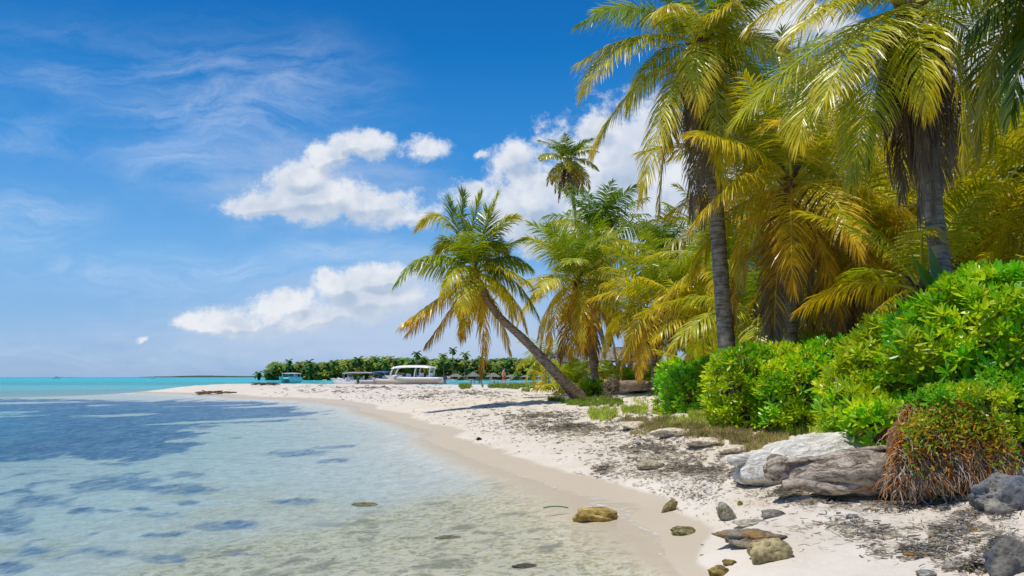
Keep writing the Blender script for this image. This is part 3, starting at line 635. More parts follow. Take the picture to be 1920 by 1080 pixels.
gpalm('olive palm behind the tall foreground trunk, at mid height', 1425, 300, 24, 3.2, 22, 125, 1440, 46, .2, .55, dark=.9)
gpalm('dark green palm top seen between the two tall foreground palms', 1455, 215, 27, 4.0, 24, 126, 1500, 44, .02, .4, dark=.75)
gpalm('golden palm crowded between orange palm and the low arching palm', 1590, 470, 19, 3.1, 26, 127, 1585, 50, .35, .76, dead=3)
gpalm('green palm right behind the tall foreground trunk, lower crown', 1352, 500, 28, 3.2, 24, 128, 1330, 50, .15, .58, lo=-.8)
gpalm('golden small palm near the wooden bench frame', 1305, 600, 30, 2.6, 18, 129, 1310, 44, .3, .6, lo=-.6)
gpalm('small yellow palm behind the shelter posts', 1178, 590, 44, 2.7, 18, 130, 1182, 36, .2, .6, lo=-.7)
gpalm('shaded palm in the depth of the grove behind the orange palm', 1540, 330, 28, 3.8, 24, 131, 1535, 40, .1, .45, dark=.6)  # the shaded palms here carry their shade as darker leaf tints
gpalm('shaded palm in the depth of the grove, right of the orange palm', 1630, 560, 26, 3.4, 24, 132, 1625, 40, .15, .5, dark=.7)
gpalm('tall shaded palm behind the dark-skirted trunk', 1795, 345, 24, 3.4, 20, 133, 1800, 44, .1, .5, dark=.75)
gpalm('short palm at the right edge behind the shrub top', 1900, 520, 16, 2.4, 18, 134, 1920, 50, .25, .6)
gpalm('high green palm at the right edge', 1950, 320, 20, 3.0, 20, 135, 1950, 50, .15, .5, dark=.8)
gpalm('small green palm beneath the bushy one', 1020, 668, 60, 2.6, 16, 136, 1022, 26, .2, .45)
gpalm('leafy young palm between the shelter and the golden small palm', 1225, 640, 34, 1.8, 12, 137, 1226, 40, .25, .5, lo=-.3)
# deep background of the grove: copies of a few prototypes
proto = []
for k_ in range(4):
    c = np.array([0, 0, 7.0 + k_ * .6]); 
    proto.append(palm('proto', c, np.array([0, 0, 0.]), [.17, .14, .12], 22, 3.9, 300 + k_, 30, segs=2, group='palms in the depth of the grove', lo=-1.2, hi=1.35, age0=.1 + .05 * k_, age1=.55 + .05 * k_, wd=.085, dark=[.5, .7, .42, .58][k_]))  # leaf tints darkened to put the grove's inner shade into the colour
r = rng(77); spots = []
for i in range(46):
    Y = r.uniform(31, 68); px = r.uniform(1330 if Y < 50 else 1190, 1990); spots.append((px, Y))
for i in range(10): spots.append((r.uniform(1960, 2500), r.uniform(14, 30)))
DEEP = 'palm standing deep inside the grove, one of many crowded behind the front row'
for i, (px, Y) in enumerate(spots):
    o = proto[i] if i < 4 else copy_tree(proto[i % 4])
    x = (px - 960) / F * Y; o.location = (x, Y, gp(x, Y)); s = r.uniform(.62, 1.05) * (1 if 1330 < px < 1800 else .68); o.scale = (s, s, s * r.uniform(.85, 1.1)); o.rotation_euler = (r.normal(0, .05), r.normal(0, .05), r.uniform(0, 6.28)); o['label'] = DEEP
# understorey: young stemless palms
def young(label, px, Y, L, nf, seed, a0=.2, a1=.5, group='young palms under the grove', n=40, z0=.15):
    x = (px - 960) / F * Y; b = np.array([x, Y, gp(x, Y)])
    t_ = thing('young_palm', b, label, 'young palm', group)
    for q in auto_fronds(b + [0, 0, z0], nf, L, seed, n, lo=.25, hi=1.4, age0=a0, age1=a1, wd=.07, Lf=L * .33): frond(t_, b, rib=.025, **q)
    return t_
for a in [('young bright palm between leaning trunk and shelter', 1072, 42, 2.3, 13, 201), ('young palm behind the thick foot of the leaning trunk', 1140, 44, 2.0, 12, 202), ('small young palm under the shelter roof', 1190, 40, 1.9, 12, 203),
          ('young palm left of the foreground trunk foot', 1330, 26, 2.2, 13, 205), ('young palm in shade behind the orange palm trunk', 1505, 22, 2.3, 13, 206),
          ('young palm behind the shrub crest, centre right', 1600, 18, 2.3, 13, 207), ('young palm glimpsed over the high shrub at the right', 1830, 14, 2.0, 12, 208), ('young palm near the left edge of the grove', 1035, 66, 2.4, 12, 209)]: young(*a)
# sprouting palm with whole, undivided blades
b = np.array(at(1782, 585, 11.2)); sp = thing('palm_sprout', b, 'sprouting palm with a few whole undivided green blades above the shrub', 'palm sprout')
for (tx, ty, dY, wv_) in [(1709, 478, -.2, .17), (1742, 458, .1, .20), (1790, 505, -.1, .16), (1762, 520, -.3, .15)]:
    tip = np.array(at(tx, ty, 11.2 + dY)) - b; s_ = np.linspace(0, 1, 9); side = nrm(np.cross(tip, [0, 1, .2])); g = G()
    wdt = wv_ * np.sin(np.pi * np.clip(s_, .04, .985) ** .8) * .5
    c_ = s_[:, None] * tip + np.array([0, .10, 0]) * (s_ * (1 - s_))[:, None]
    V = np.stack([c_ - side * wdt[:, None], c_ + np.array([0, .03, -.02]) * (wdt / .1)[:, None], c_ + side * wdt[:, None]], 1).reshape(-1, 3)
    g.add(V, [(i * 3 + j, i * 3 + j + 1, (i + 1) * 3 + j + 1, (i + 1) * 3 + j) for i in range(8) for j in range(2)], 0, (.10, .22, .02)); g.build('blade', M_FROND, sp)
# ------------------------------------------------------------------ shrubs
SG, SY, SX = np.array([.12, .46, .008]), np.array([.58, .68, .015]), np.array([.80, .66, .02])
def shrub(label, ells, seed, dens=52, L=.165, wl=.045, mixy=.45, nl=12, name='beach_shrub', Y0=None):
    """ells: (px, py, rx_px, ry_px, Y, depth radius m); ground under them"""
    r = rng(seed); E = []
    for (px, py, rx, ry, Y, rd) in ells:
        c = np.array(at(px, py, Y)); E.append((c, np.array([rx / F * Y, rd, ry / F * Y])))
    c0 = np.mean([e[0] for e in E], axis=0); b = np.array([c0[0], c0[1], gp(c0[0], c0[1])])
    t_ = thing(name, b, label, 'shrub', 'green and yellow beach shrubs along the grove')
    Ps, Ns = [], []
    for i, (c, R) in enumerate(E):
        area = 4 * np.pi * ((R[0] * R[1]) ** 1.6 / 3 + (R[0] * R[2]) ** 1.6 / 3 + (R[1] * R[2]) ** 1.6 / 3) ** (1 / 1.6)
        for lay, dn in ((1.0, 1.0), (.82, .35)):
            n = int(area * dens * dn); d = nrm(r.normal(size=(n, 3)))
            bump = 1 + .16 * (fbm(d[:, 0] * 3 + 7 + i, d[:, 2] * 3 + d[:, 1] * 2 + 5, seed, 3) - .5) * 2
            P = c + d * R * (bump * lay * r.uniform(.93, 1.06, n))[:, None]; N = nrm(d / R)
            low = d[:, 2] < -.15; P[low, :2] = c[:2] + nrm(d[low, :2]) * R[:2] * (bump[low] * lay * r.uniform(.85, 1.02, low.sum()))[:, None]; P[low, 2] = r.uniform(gp(c[0], c[1] - R[1]) - c[2], 0, low.sum()) * 1.0 + c[2]; N[low] = nrm(np.concatenate([nrm(d[low, :2]), np.full((low.sum(), 1), .1)], 1))
            keep = np.ones(n, bool)
            for j, (c2, R2) in enumerate(E):
                if j != i: keep &= (((P - c2) / R2) ** 2).sum(1) > .72
            keep &= P[:, 2] > gz(P[:, 0], P[:, 1]) + .03
            # the lowest boughs hang straight down to the ground
            Ps.append(P[keep]); Ns.append(N[keep])
    P = np.concatenate(Ps); N = np.concatenate(Ns); n = len(P)
    ax = nrm(N * .8 + np.array([0, 0, .75]) + r.normal(0, .28, (n, 3)))
    A = nrm(np.cross(ax, r.normal(size=(n, 3)))); B = np.cross(ax, A)
    k = np.arange(nl); az = (k * 2.4)[None] + r.uniform(0, 6.28, (n, 1)) + r.normal(0, .2, (n, nl))
    f = (k / (nl - 1))[None] * np.ones((n, 1)); til = np.radians(18 + 78 * f + r.normal(0, 9, (n, nl)))
    H = A[:, None] * np.cos(az)[..., None] + B[:, None] * np.sin(az)[..., None]
    Dr = ax[:, None] * np.cos(til)[..., None] + H * np.sin(til)[..., None]
    ll = L * r.uniform(.6, 1.15, (n, nl)) * (.7 + .35 * f) * r.uniform(.75, 1.2, (n, 1))
    Sd = nrm(np.cross(Dr, ax[:, None] + H * .01)); up = np.cross(Sd, Dr)
    st = np.array([.05, .42, .78, 1.0]); ww = np.array([.22, .72, 1.0, .42]) * wl / 2
    curl = r.normal(.10, .12, (n, nl))
    cen = P[:, None, None] + Dr[:, :, None] * (ll[..., None] * st)[..., None] + up[:, :, None] * (ll[..., None] * (st ** 2) * curl[..., None])[..., None] - ax[:, None, None] * (.035 * f)[..., None, None]
    wv = Sd[:, :, None] * (ww * (ll[..., None] / L))[..., None]
    V = np.stack([cen - wv, cen + wv], 3).reshape(-1, 3) - b
    m_ = n * nl; base = np.arange(m_)[:, None] * 8 + np.arange(3)[None] * 2
    Fa = np.stack([base, base + 1, base + 3, base + 2], -1).reshape(-1, 4)
    pch = sst(fbm(P[:, 0] * 1.3 + 3, P[:, 2] * 1.3 + P[:, 1] * .9, seed + 3, 3) + r.normal(0, .07, n), .62 - mixy * .35, .80 - mixy * .35)[:, None]
    a = np.clip(pch * .75 + f * .35 + r.normal(0, .13, (n, nl)), 0, 1)[..., None]
    colr = SG * (1 - a) + SY * a
    yel = (r.random((n, nl)) < (.02 + .10 * pch) * (f > .5))[..., None]; colr = np.where(yel, SX, colr)
    T = np.repeat(colr.reshape(-1, 3), 8, axis=0)
    mesh('foliage', V, Fa, M_SHRUB, T, None, t_, smooth=True)
    g = G(); ids = r.choice(n, min(n, 150), replace=False)
    for i in ids:
        e = P[i] - b; s0 = np.array([e[0] * .35, e[1] * .35, 0.0 if abs(e[0]) < 9 else 0]); mdp = (s0 + e) / 2 + [0, 0, .1 * abs(e[2])]
        g.tube([s0 + [0, 0, -.05], mdp, e], [.016, .011, .005], 4, 0, (.55, .5, .3), False)
    g.build('branches', M_WOOD, t_)
    return t_
shrub('huge bright green shrub filling the right edge, tallest of the row', [(1880, 650, 150, 140, 9.6, .9), (1960, 640, 150, 150, 9.4, 1.1), (1790, 665, 120, 110, 10.0, .9), (1850, 580, 95, 75, 10.4, .7)], 401, mixy=.5)
shrub('yellow-green shrub with curled leaves in front of the young palm sprout', [(1690, 700, 110, 100, 11.0, .7), (1745, 640, 80, 70, 11.2, .7), (1630, 735, 85, 70, 11.0, .6)], 402, mixy=.9)
shrub('yellow-tipped shrub low over the pale limestone hump', [(1600, 772, 65, 40, 10.4, .45), (1660, 790, 75, 40, 9.8, .45)], 403, mixy=.85)
shrub('small-leaved green creeper shrub beside the root tangle at the right edge', [(1890, 780, 90, 85, 8.7, .5), (1965, 800, 90, 90, 8.6, .5), (1800, 748, 85, 26, 8.35, .38)], 404, 110, .085, .034, .45)
shrub('dense emerald green shrub between the yellow shrub and the huge one', [(1500, 728, 72, 54, 14.2, .6), (1550, 706, 75, 56, 14.2, .6)], 405, mixy=.05)
shrub('rounded shrub with many yellow leaves at the foot of the tall palm', [(1400, 706, 72, 52, 15.0, .5), (1465, 692, 65, 46, 15.2, .5), (1370, 724, 50, 28, 14.9, .4)], 406, mixy=.95)
shrub('green shrub left of the yellow-leaved one, beside the sand path', [(1300, 722, 55, 33, 19, 1.0), (1340, 705, 50, 32, 19.5, 1.0)], 407, mixy=.5, dens=36, L=.18, wl=.06)
shrub('small round green shrub at the left end of the row', [(1262, 722, 32, 24, 20.5, .6), (1262, 694, 26, 16, 23, .6)], 408, mixy=.3, dens=36, L=.18, wl=.06)
shrub('low shrub at the foot of the leaning palm, right side', [(1112, 724, 26, 10, 38, .7), (1136, 728, 14, 7, 38, .5)], 409, mixy=.55, dens=26, L=.22, wl=.08)
shrub('bright shrub in the grove behind the fallen trunk', [(1210, 700, 26, 10, 38, .7), (1178, 700, 20, 8, 39, .6)], 410, mixy=.9, dens=26, L=.22, wl=.08)
shrub('green shrub at the back, right of the tall palm foot', [(1560, 668, 60, 30, 15.5, .8), (1620, 665, 60, 34, 14.5, .8)], 411, mixy=.3, dens=40)

# ------------------------------------------------------------------ rocks
def rockmat():
    m, t = newmat('beach_rock'); o = t.node('ShaderNodeNewGeometry').outputs['Position']
    a = t.node('ShaderNodeAttribute', attribute_name='tint').outputs['Color']
    n1 = t.noise(o, 11, 8, .78); vo = t.node('ShaderNodeTexVoronoi', {'Vector': o, 'Scale': 26}).outputs['Distance']
    col = t.v('SCALE', a); t.put(col.node.inputs['Scale'], t.ss(t.m('ADD', n1, t.m('MULTIPLY', vo, .25)), .38, .78, .45, 1.25))
    b = t.node('ShaderNodeBump', {'Height': t.m('ADD', n1, t.m('MULTIPLY', vo, .35)), 'Strength': 1.0, 'Distance': .05})
    p = t.node('ShaderNodeBsdfPrincipled', {'Base Color': col, 'Roughness': .85, 'Specular IOR Level': .25, 'Normal': b.outputs[0]})
    fin(t, p.outputs[0]); return m
M_ROCK = rockmat()
def n3(P, s, seed, o=3): return (fbm(P[..., 0] * s + 11, P[..., 1] * s + P[..., 2] * s * .7, seed, o) + fbm(P[..., 1] * s + 4, P[..., 2] * s + P[..., 0] * s * .6, seed + 9, o)) - 1
def rock(label, px, py, wpx, hpx, col, seed, deep=.8, rough=.5, rz=0.0, name='rock', sink=.25, cat='rock', group='rocks on the sand', col2=None, pt=None, tilt=0, box=1.0):
    p = np.array(pt) if pt is not None else np.array(hit(px, py)); Y = p[1]; rx, rh = wpx / 2 / F * Y, hpx / F * Y
    u = np.linspace(0, 2 * np.pi, 44, endpoint=False); v_ = np.linspace(-np.pi / 2, np.pi / 2, 24)
    U_, V_ = np.meshgrid(u, v_); D_ = np.stack([np.cos(V_) * np.cos(U_), np.cos(V_) * np.sin(U_), np.sin(V_)], -1)
    D_ = np.sign(D_) * np.abs(D_) ** box
    col = tuple(np.array(col) * [1.06, 1.0, .86]); k = 1 + rough * n3(D_, 1.2, seed) * 1.3 + rough * .5 * n3(D_, 3.5, seed + 3) + rough * .2 * n3(D_, 9, seed + 5)
    R = np.array([rx, rx * deep, rh * .72]); P = D_ * k[..., None] * R
    P[..., 0] += P[..., 2] * tilt
    c, s = math.cos(rz), math.sin(rz); P = np.stack([P[..., 0] * c - P[..., 1] * s, P[..., 0] * s + P[..., 1] * c, P[..., 2] + rh * (.72 - sink) * .55], -1)
    n = 44; Fs = [(i * n + j, i * n + (j + 1) % n, (i + 1) * n + (j + 1) % n, (i + 1) * n + j) for i in range(23) for j in range(n)]
    q = np.clip(.5 + 2.2 * n3(D_, 1.7, seed + 20), 0, 1)[..., None]; T = np.array(col) * (1 - q) + np.array(col2 if col2 is not None else np.array(col) * .6) * q
    o = mesh(name, P.reshape(-1, 3), Fs, M_ROCK, T.reshape(-1, 3), smooth=True); o.location = p
    return tag(o, label, cat, group)
OC, GR, DK, PL = (.50, .38, .13), (.36, .34, .31), (.15, .155, .165), (.66, .61, .52)
rock('flat golden rock at the edge of the clear shallows', 1120, 974, 76, 20, (.68, .50, .16), 1, rough=.45, sink=.1, col2=(.40, .27, .07))
rock('small pointed ochre rock on the wet sand', 1253, 960, 22, 22, (.42, .33, .16), 2, tilt=.6)
rock('low olive rock on the wet sand below the pointed one', 1280, 1000, 44, 12, (.36, .33, .16), 3)
rock('upright grey and white rock with an olive skirt', 1362, 975, 34, 34, (.50, .49, .46), 4, tilt=-.4, col2=(.36, .33, .18))
rock('small flat grey stone beside a thin twig', 1448, 968, 38, 12, GR, 5)
rock('pale flat stone almost buried right of the upright rock', 1405, 984, 60, 8, PL, 6)
rock('long flat grey rock with an orange stain', 1408, 1018, 116, 22, (.34, .31, .26), 7, rough=.6, col2=(.42, .24, .08), deep=.6)
rock('knobbly ochre rock in front of the long flat grey one', 1442, 1048, 80, 38, (.66, .56, .32), 8, rough=.55)
rock('tiny ochre stone left of the knobbly rock', 1366, 1058, 24, 8, OC, 9)
rock('ochre stone cut by the bottom edge of the picture', 1348, 1079, 34, 13, OC, 10)
rock('rounded pale stone under the driftwood log, next to the roots', 1634, 925, 42, 26, (.60, .56, .47), 11, rough=.25, group=None)
rock('grey pitted rock at the right edge below the shrubs', 1885, 950, 135, 52, (.44, .41, .36), 12, rough=.6, deep=.6, col2=(.20, .21, .23))
rock('dark blue-grey pitted rock in the bottom right corner', 1898, 1068, 84, 44, (.27, .26, .25), 13, rough=.6, col2=(.10, .11, .13))
rock('small pale grey stone at the bottom edge', 1738, 1079, 34, 9, (.5, .5, .5), 14)
rock('buried sandy stone among the dried seaweed', 1217, 878, 52, 14, (.62, .54, .40), 15, rough=.3)
rock('small dark grey pebble on the sand under the grey rock', 1773, 957, 16, 8, (.22, .23, .25), 16)
rock('pebble of grey stone right of the long flat rock', 1600, 971, 20, 7, (.36, .37, .38), 17)
rock('tiny yellow-green stone above the upright rock', 1387, 948, 10, 7, (.42, .38, .06), 18)
rock('dark pebble on the wet sand near the dark swash mark', 898, 826, 9, 5, (.07, .05, .04), 19)
for i, (px, py, w_, h_, c_, l_) in enumerate([(683, 948, 55, 9, (.42, .36, .16), 'leftmost golden stone under the clear water'),
(985, 1063, 50, 8, (.20, .19, .16), 'dark stone under the water near the bottom edge'),
        (840, 1010, 44, 7, (.34, .31, .18), 'flat olive stone under the water, centre')]):
    pt = hit(px, py); rock(l_, px, py, w_, h_, c_, 40 + i, group='stones under the clear water', pt=pt, sink=1.0, deep=.6)
# pale hump behind the driftwood

rock('pale eroded bank of sandstone at the right edge behind the roots', 1900, 880, 150, 62, (.62, .57, .47), 61, deep=.5, rough=.55, sink=.35, name='sandstone_bank', group=None, col2=(.40, .33, .22), pt=(5.15, 8.0, .42))
for i, (px, py, w_, l_) in enumerate([(1200, 800, 70, 'leftmost eroded sandy hump of the low bank'), (1262, 815, 66, 'second eroded sandy hump of the low bank, with brown roots'), (1325, 832, 70, 'third sandy hump of the low bank, tufted with grass'), (1385, 848, 64, 'sandy hump of the low bank just left of the limestone')]):
    rock(l_, px, py, w_, 11, (.92, .82, .66), 64 + i, deep=.7, rough=.5, sink=.3, name='sand_hump', cat='sand hump', group='eroded sandy humps of the low bank', col2=(.70, .60, .46))

# ------------------------------------------------------------------ driftwood log, fallen trunk
def logmat(name='driftwood', c1=(.13, .092, .06, 1), c2=(.62, .51, .39, 1)):
    m, t = newmat(name); o = t.node('ShaderNodeTexCoord').outputs['Object']
    q = t.v('ADD', o, t.v('MULTIPLY', t.noise(o, 2.2, 4, .6, col=True), (.35, .35, .35)))
    n1 = t.noise(t.scale(q, (2.6, 17, 17)), 1.0, 6, .65); n2 = t.noise(o, 5, 4, .6)
    col = t.mix(t.ss(n1, .36, .62), c1, c2)
    col = t.mix(t.m('MULTIPLY', t.ss(n2, .5, .7), .45), col, tuple(.75 * a_ for a_ in c2[:3]) + (1,))
    b = t.node('ShaderNodeBump', {'Height': n1, 'Strength': 1.0, 'Distance': .06})
    fin(t, t.node('ShaderNodeBsdfPrincipled', {'Base Color': col, 'Roughness': .85, 'Specular IOR Level': .2, 'Normal': b.outputs[0]}).outputs[0]); return m
M_LOG = logmat()
M_LOG2 = logmat('bleached_wood', (.60, .53, .43, 1), (.95, .89, .77, 1))
YLg = 8.75; L0, L1 = np.array(at(1446, 890, YLg + .12)), np.array(at(1700, 868, YLg - .25))
lg = thing('driftwood_log', L0 * .5 + L1 * .5 - [0, 0, .25], 'twisted grey-brown driftwood log lying on the sand with its right end under the roots', 'driftwood', rz=math.atan2(L1[1] - L0[1], L1[0] - L0[0]))
Ll = np.linalg.norm(L1 - L0)
def logpart(name, x0, x1, z0, z1, R, y0=0, y1=0, seed=0, sq=(1, 1), mat_=M_LOG, lg=lg):
    n = 40; k = 28; s = np.linspace(0, 1, n); g = G(); an = np.linspace(0, 2 * np.pi, k, endpoint=False)
    rad = np.interp(s, np.linspace(0, 1, len(R)), R); tw = s[:, None] * 1.2
    ex = 1 + .30 * (fbm(s[:, None] * 2.5 + np.cos(an + tw) * 1.4 + 5, np.sin(an + tw) * 1.6 + 4 + 0 * s[:, None], seed, 4) - .5) * 2 + .05 * np.sin(5 * (an + tw))
    P = np.stack([x0 + (x1 - x0) * s, y0 + (y1 - y0) * s + .02 * np.sin(s * 7), z0 + (z1 - z0) * s + .015 * np.sin(s * 9 + seed)], 1)
    g.tube(P, rad, k, 0, (1, 1, 1), True, ex); V = g.V[0]; c = np.repeat(P, k, 0); d = V - c; g.V[0] = c + d * np.array([1, sq[0], sq[1]])
    return g.build(name, mat_, lg, smooth=True)
logpart('log_body', -Ll * .49, Ll * .5, .17, .235, [.07, .135, .16, .185, .215, .235, .22, .2], seed=3)
logpart('split_beam', -Ll * .47, Ll * .36, .27, .475, [.05, .055, .05, .05, .045, .035], -.04, -.02, seed=6, sq=(1.5, .7))
logpart('broken_knob', -Ll * .53, -Ll * .40, .25, .20, [.05, .115, .135, .13, .09], -.02, 0, seed=9, sq=(1, 1.1))
logpart('lower_beam', -Ll * .42, Ll * .2, .09, .07, [.05, .065, .07, .06, .05], -.13, -.15, seed=12)
B0, B1 = np.array(at(1432, 856, 9.75)), np.array(at(1700, 812, 10.3)); Bl = np.linalg.norm(B1 - B0)
lb = thing('bleached_log', (B0[0], B0[1], gp(B0[0], B0[1])), 'long bleached pale log behind the twisted driftwood, half sunk in the sand below the shrubs', 'driftwood', rz=math.atan2(B1[1] - B0[1], B1[0] - B0[0]))
logpart('log_body', -.05, Bl, .20, .34, [.12, .26, .31, .30, .32, .34, .34, .34, .3], seed=23, sq=(1.3, .95), mat_=M_LOG2, lg=lb)
logpart('side_branch', -.42, Bl * .55, .24, .50, [.05, .08, .09, .08, .08, .06], .05, .05, seed=27, sq=(1.5, 1.0), mat_=M_LOG2, lg=lb)
logpart('stump_end', -.34, .30, .10, .18, [.08, .17, .21, .22, .14], 0, 0, seed=29, sq=(1.4, 1.0), mat_=M_LOG2, lg=lb)
ft = thing('fallen_log', (np.array([7.6, 33.0, gp(7.6, 33.0)])), 'fallen palm trunk with a torn root end lying behind the sand path', 'fallen trunk')
o0 = np.array(ft.location); a_, b_ = np.array(at(1158, 725, o0[1])), np.array(at(1244, 724, o0[1] + .6))
trunk(ft, o0, [a_, (a_ + b_) / 2 + [0, 0, .05], b_], [.24, .22, .17], 31, name='trunk')
r = rng(91); g = G()
for i in range(120):
    d = nrm(np.array([-abs(r.normal(1, .5)), r.normal(0, .6), r.normal(0, .6)])); p = a_ - o0 + r.normal(0, .1, 3); g.tube([p, p + d * .35, p + d * .6 + [0, 0, -.12]], [.02, .014, .005], 4, 0, (.7, .6, .5), False)
g.build('torn_roots', M_WOOD, ft)

# ------------------------------------------------------------------ the curtain of dry roots and creepers
M_VINE = leafmat('dry_root', .05, .7, .2, var=.2, vs=6)
r = rng(55); cR = np.array(at(1752, 800, 8.35)); gR = gp(cR[0], cR[1]); bR = np.array([cR[0], cR[1], gR])
rt = thing('root_tangle', bR, 'hanging tangle of orange and grey-brown dry roots over the right end of the driftwood', 'roots')
Rw, Rd = 100 / F * 8.3, .50; topz = at(1760, 762, 8.3).z
Ht = topz - gR
GRP = {'dry_strands': G(), 'orange_strands': G()}
def dome(x): return math.sqrt(max(0, 1 - min(1, abs(x)) ** 2.4))
for i in range(4200):
    x = r.uniform(-1, 1); a = r.uniform(0, 1); front = r.random() < .8
    x *= 1.12; hz = Ht * (.50 + .50 * dome(x * .9)) * r.uniform(.30, 1.05) * (.84 + .3 * float(vnoise(np.array([x * 4.3 + 9]), np.array([2.2]), 4)[0]))
    depth = -Rd * math.sqrt(max(.05, 1 - (hz / Ht) ** 2 * .85)) * r.uniform(.55, 1.0)
    p = np.array([x * Rw * (1 - .22 * hz / Ht), depth + .1, hz]); ln = r.uniform(.10, .42) * Ht
    P = [p]; d = nrm(np.array([r.normal(0, .5), -.45, r.normal(.0, .35)])); K = 7
    for k in range(K):
        d = nrm(d + np.array([r.normal(0, .52), r.normal(0, .30) - .02, -.34])); P.append(P[-1] + d * ln / K)
    P = np.array(P); P[:, 2] = np.maximum(P[:, 2], .0)
    up_ = hz / Ht; orange = r.random() < (.65 if up_ > .55 else .28)
    c1 = np.array([.60, .21, .03]) * r.uniform(.4, 1.2) if orange else np.array([.40, .29, .18]) * r.uniform(.5, 1.6)
    if not orange and r.random() < .18: c1 = np.array([.52, .47, .42])
    GRP['orange_strands' if orange else 'dry_strands'].tube(P, np.linspace(1, .35, K + 1) * r.uniform(.0035, .0085), 4, 0, c1, False)
for k_, g in GRP.items(): g.build(k_, M_VINE, rt)
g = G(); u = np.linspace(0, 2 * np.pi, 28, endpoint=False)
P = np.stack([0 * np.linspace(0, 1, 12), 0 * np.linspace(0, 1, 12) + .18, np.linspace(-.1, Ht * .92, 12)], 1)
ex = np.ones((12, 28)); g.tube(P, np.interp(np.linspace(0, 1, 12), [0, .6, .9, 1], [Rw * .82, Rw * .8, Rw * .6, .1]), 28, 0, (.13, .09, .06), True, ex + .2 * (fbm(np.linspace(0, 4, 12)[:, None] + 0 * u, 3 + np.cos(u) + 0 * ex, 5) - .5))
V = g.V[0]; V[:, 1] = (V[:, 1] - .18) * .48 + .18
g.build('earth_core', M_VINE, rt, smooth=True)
# small fresh leaves threaded through it
def leafcloud(name, parent, P, n3v, L, w_, cols, seed, mt=None):
    r = rng(seed); n = len(P); D = nrm(r.normal(size=(n, 3)) + np.array(n3v)); S = nrm(np.cross(D, r.normal(size=(n, 3))))
    l = (L * r.uniform(.6, 1.3, n))[:, None]; st = [0, .4, .8, 1]; ww = [.2, 1, .7, .15]
    V = np.stack([np.stack([P + D * l * a - S * w_ / 2 * b_, P + D * l * a + S * w_ / 2 * b_], 1) for a, b_ in zip(st, ww)], 1).reshape(-1, 3)
    base = np.arange(n)[:, None] * 8 + np.arange(3)[None] * 2; Fa = np.stack([base, base + 1, base + 3, base + 2], -1).reshape(-1, 4)
    ci = r.integers(0, len(cols), n); T = np.repeat(np.array(cols)[ci], 8, axis=0)
    return mesh(name, V, Fa, mt or M_SHRUB, T, None, parent)
n = 1700; x = r.uniform(-1, 1, n); hz = Ht * np.clip(1.04 - np.abs(r.normal(0, .22, n)) - .25 * x ** 2, .1, 1.1)
P = np.stack([x * Rw * .95, -Rd * np.sqrt(np.clip(1 - (hz / Ht / 1.1) ** 2 * .85, .05, 1)) + r.normal(0, .06, n), hz], 1)
leafcloud('fresh_leaves', rt, P, (0, -.3, .4), .055, .02, [(.36, .44, .02), (.16, .36, .02), (.60, .28, .02), (.46, .48, .03)], 56)

# ------------------------------------------------------------------ grass, seaweed, litter
def patch(label, lst, seed, h, cols, cat='grass', name='beach_grass', wd=.006, up=1.0):
    r = rng(seed); Ps = []
    for (cx, cy, rx, ry, n) in lst:
        a = r.uniform(0, 6.28, n); q = np.sqrt(r.random(n)); px = cx + rx * q * np.cos(a); py = cy + ry * q * np.sin(a)
        k = fbm(px / 14, py / 5, seed, 3) > .42
        Ps.append(hits(px[k], py[k]))
    P = np.concatenate(Ps); n = len(P); P[:, 2] -= .01
    az = r.uniform(0, 6.28, n); ln = r.uniform(.1, .9, n) / up; H = np.stack([np.cos(az), np.sin(az), 0 * az], 1)
    hh = (h * r.uniform(.4, 1.25, n))[:, None]; D0 = nrm(H * ln[:, None] * .5 + [0, 0, 1]); D1 = nrm(H * ln[:, None] * 1.6 + [0, 0, .7])
    S = np.stack([-np.sin(az), np.cos(az), 0 * az], 1) * (wd * np.maximum(1, P[:, 1:2] / 14))
    mid = P + D0 * hh * .55; tip = mid + D1 * hh * .5
    V = np.stack([P - S, P + S, mid - S * .8, mid + S * .8, tip - S * .1, tip + S * .1], 1).reshape(-1, 3)
    base = np.arange(n)[:, None] * 6 + np.array([[0, 2]]); Fa = np.stack([base, base + 1, base + 3, base + 2], -1).reshape(-1, 4)
    T = np.repeat(np.array(cols)[r.integers(0, len(cols), n)] * r.uniform(.7, 1.2, (n, 1)), 6, axis=0)
    o = mesh(name, V, Fa, M_GRASS, T); return tag(o, label, cat, kind='stuff')
GG = [(.20, .30, .03), (.13, .25, .02), (.28, .32, .05)]; GY_ = [(.50, .60, .08), (.38, .55, .06), (.60, .56, .16)]; GB = [(.46, .33, .17), (.36, .24, .12), (.52, .43, .26), (.34, .38, .06)]
patch('bright grass at the foot of the leaning palm', [(1105, 752, 55, 10, 5200), (1040, 749, 14, 4, 700), (1155, 757, 14, 6, 900)], 501, .16, GG)
patch('long strip of green grass on the far beach beside the walking person', [(965, 725.5, 62, 3.0, 3200), (1010, 722.5, 22, 2.2, 1600), (872, 725, 12, 5, 900), (985, 734, 9, 1.5, 200)], 502, .30, GG)
patch('grass clump on the sand below the leaning palm', [(1130, 778, 28, 10, 3200)], 503, .16, GY_)
patch('olive grass carpet in front of the shrubs', [(1420, 780, 130, 18, 16000), (1240, 771, 90, 6, 4500), (1500, 795, 60, 16, 7000), (1340, 795, 120, 10, 3500), (1560, 800, 40, 16, 2500), (1200, 757, 16, 14, 260)], 504, .14, GY_)
patch('dry brown grass hanging over the low eroded bank', [(1235, 798, 42, 13, 5000), (1190, 793, 26, 8, 1800), (1300, 806, 36, 13, 4200), (1355, 818, 32, 14, 4600), (1405, 832, 34, 16, 5200), (1385, 812, 26, 14, 2400), (1200, 812, 20, 4, 200), (1450, 822, 30, 10, 900)], 505, .12, GB)
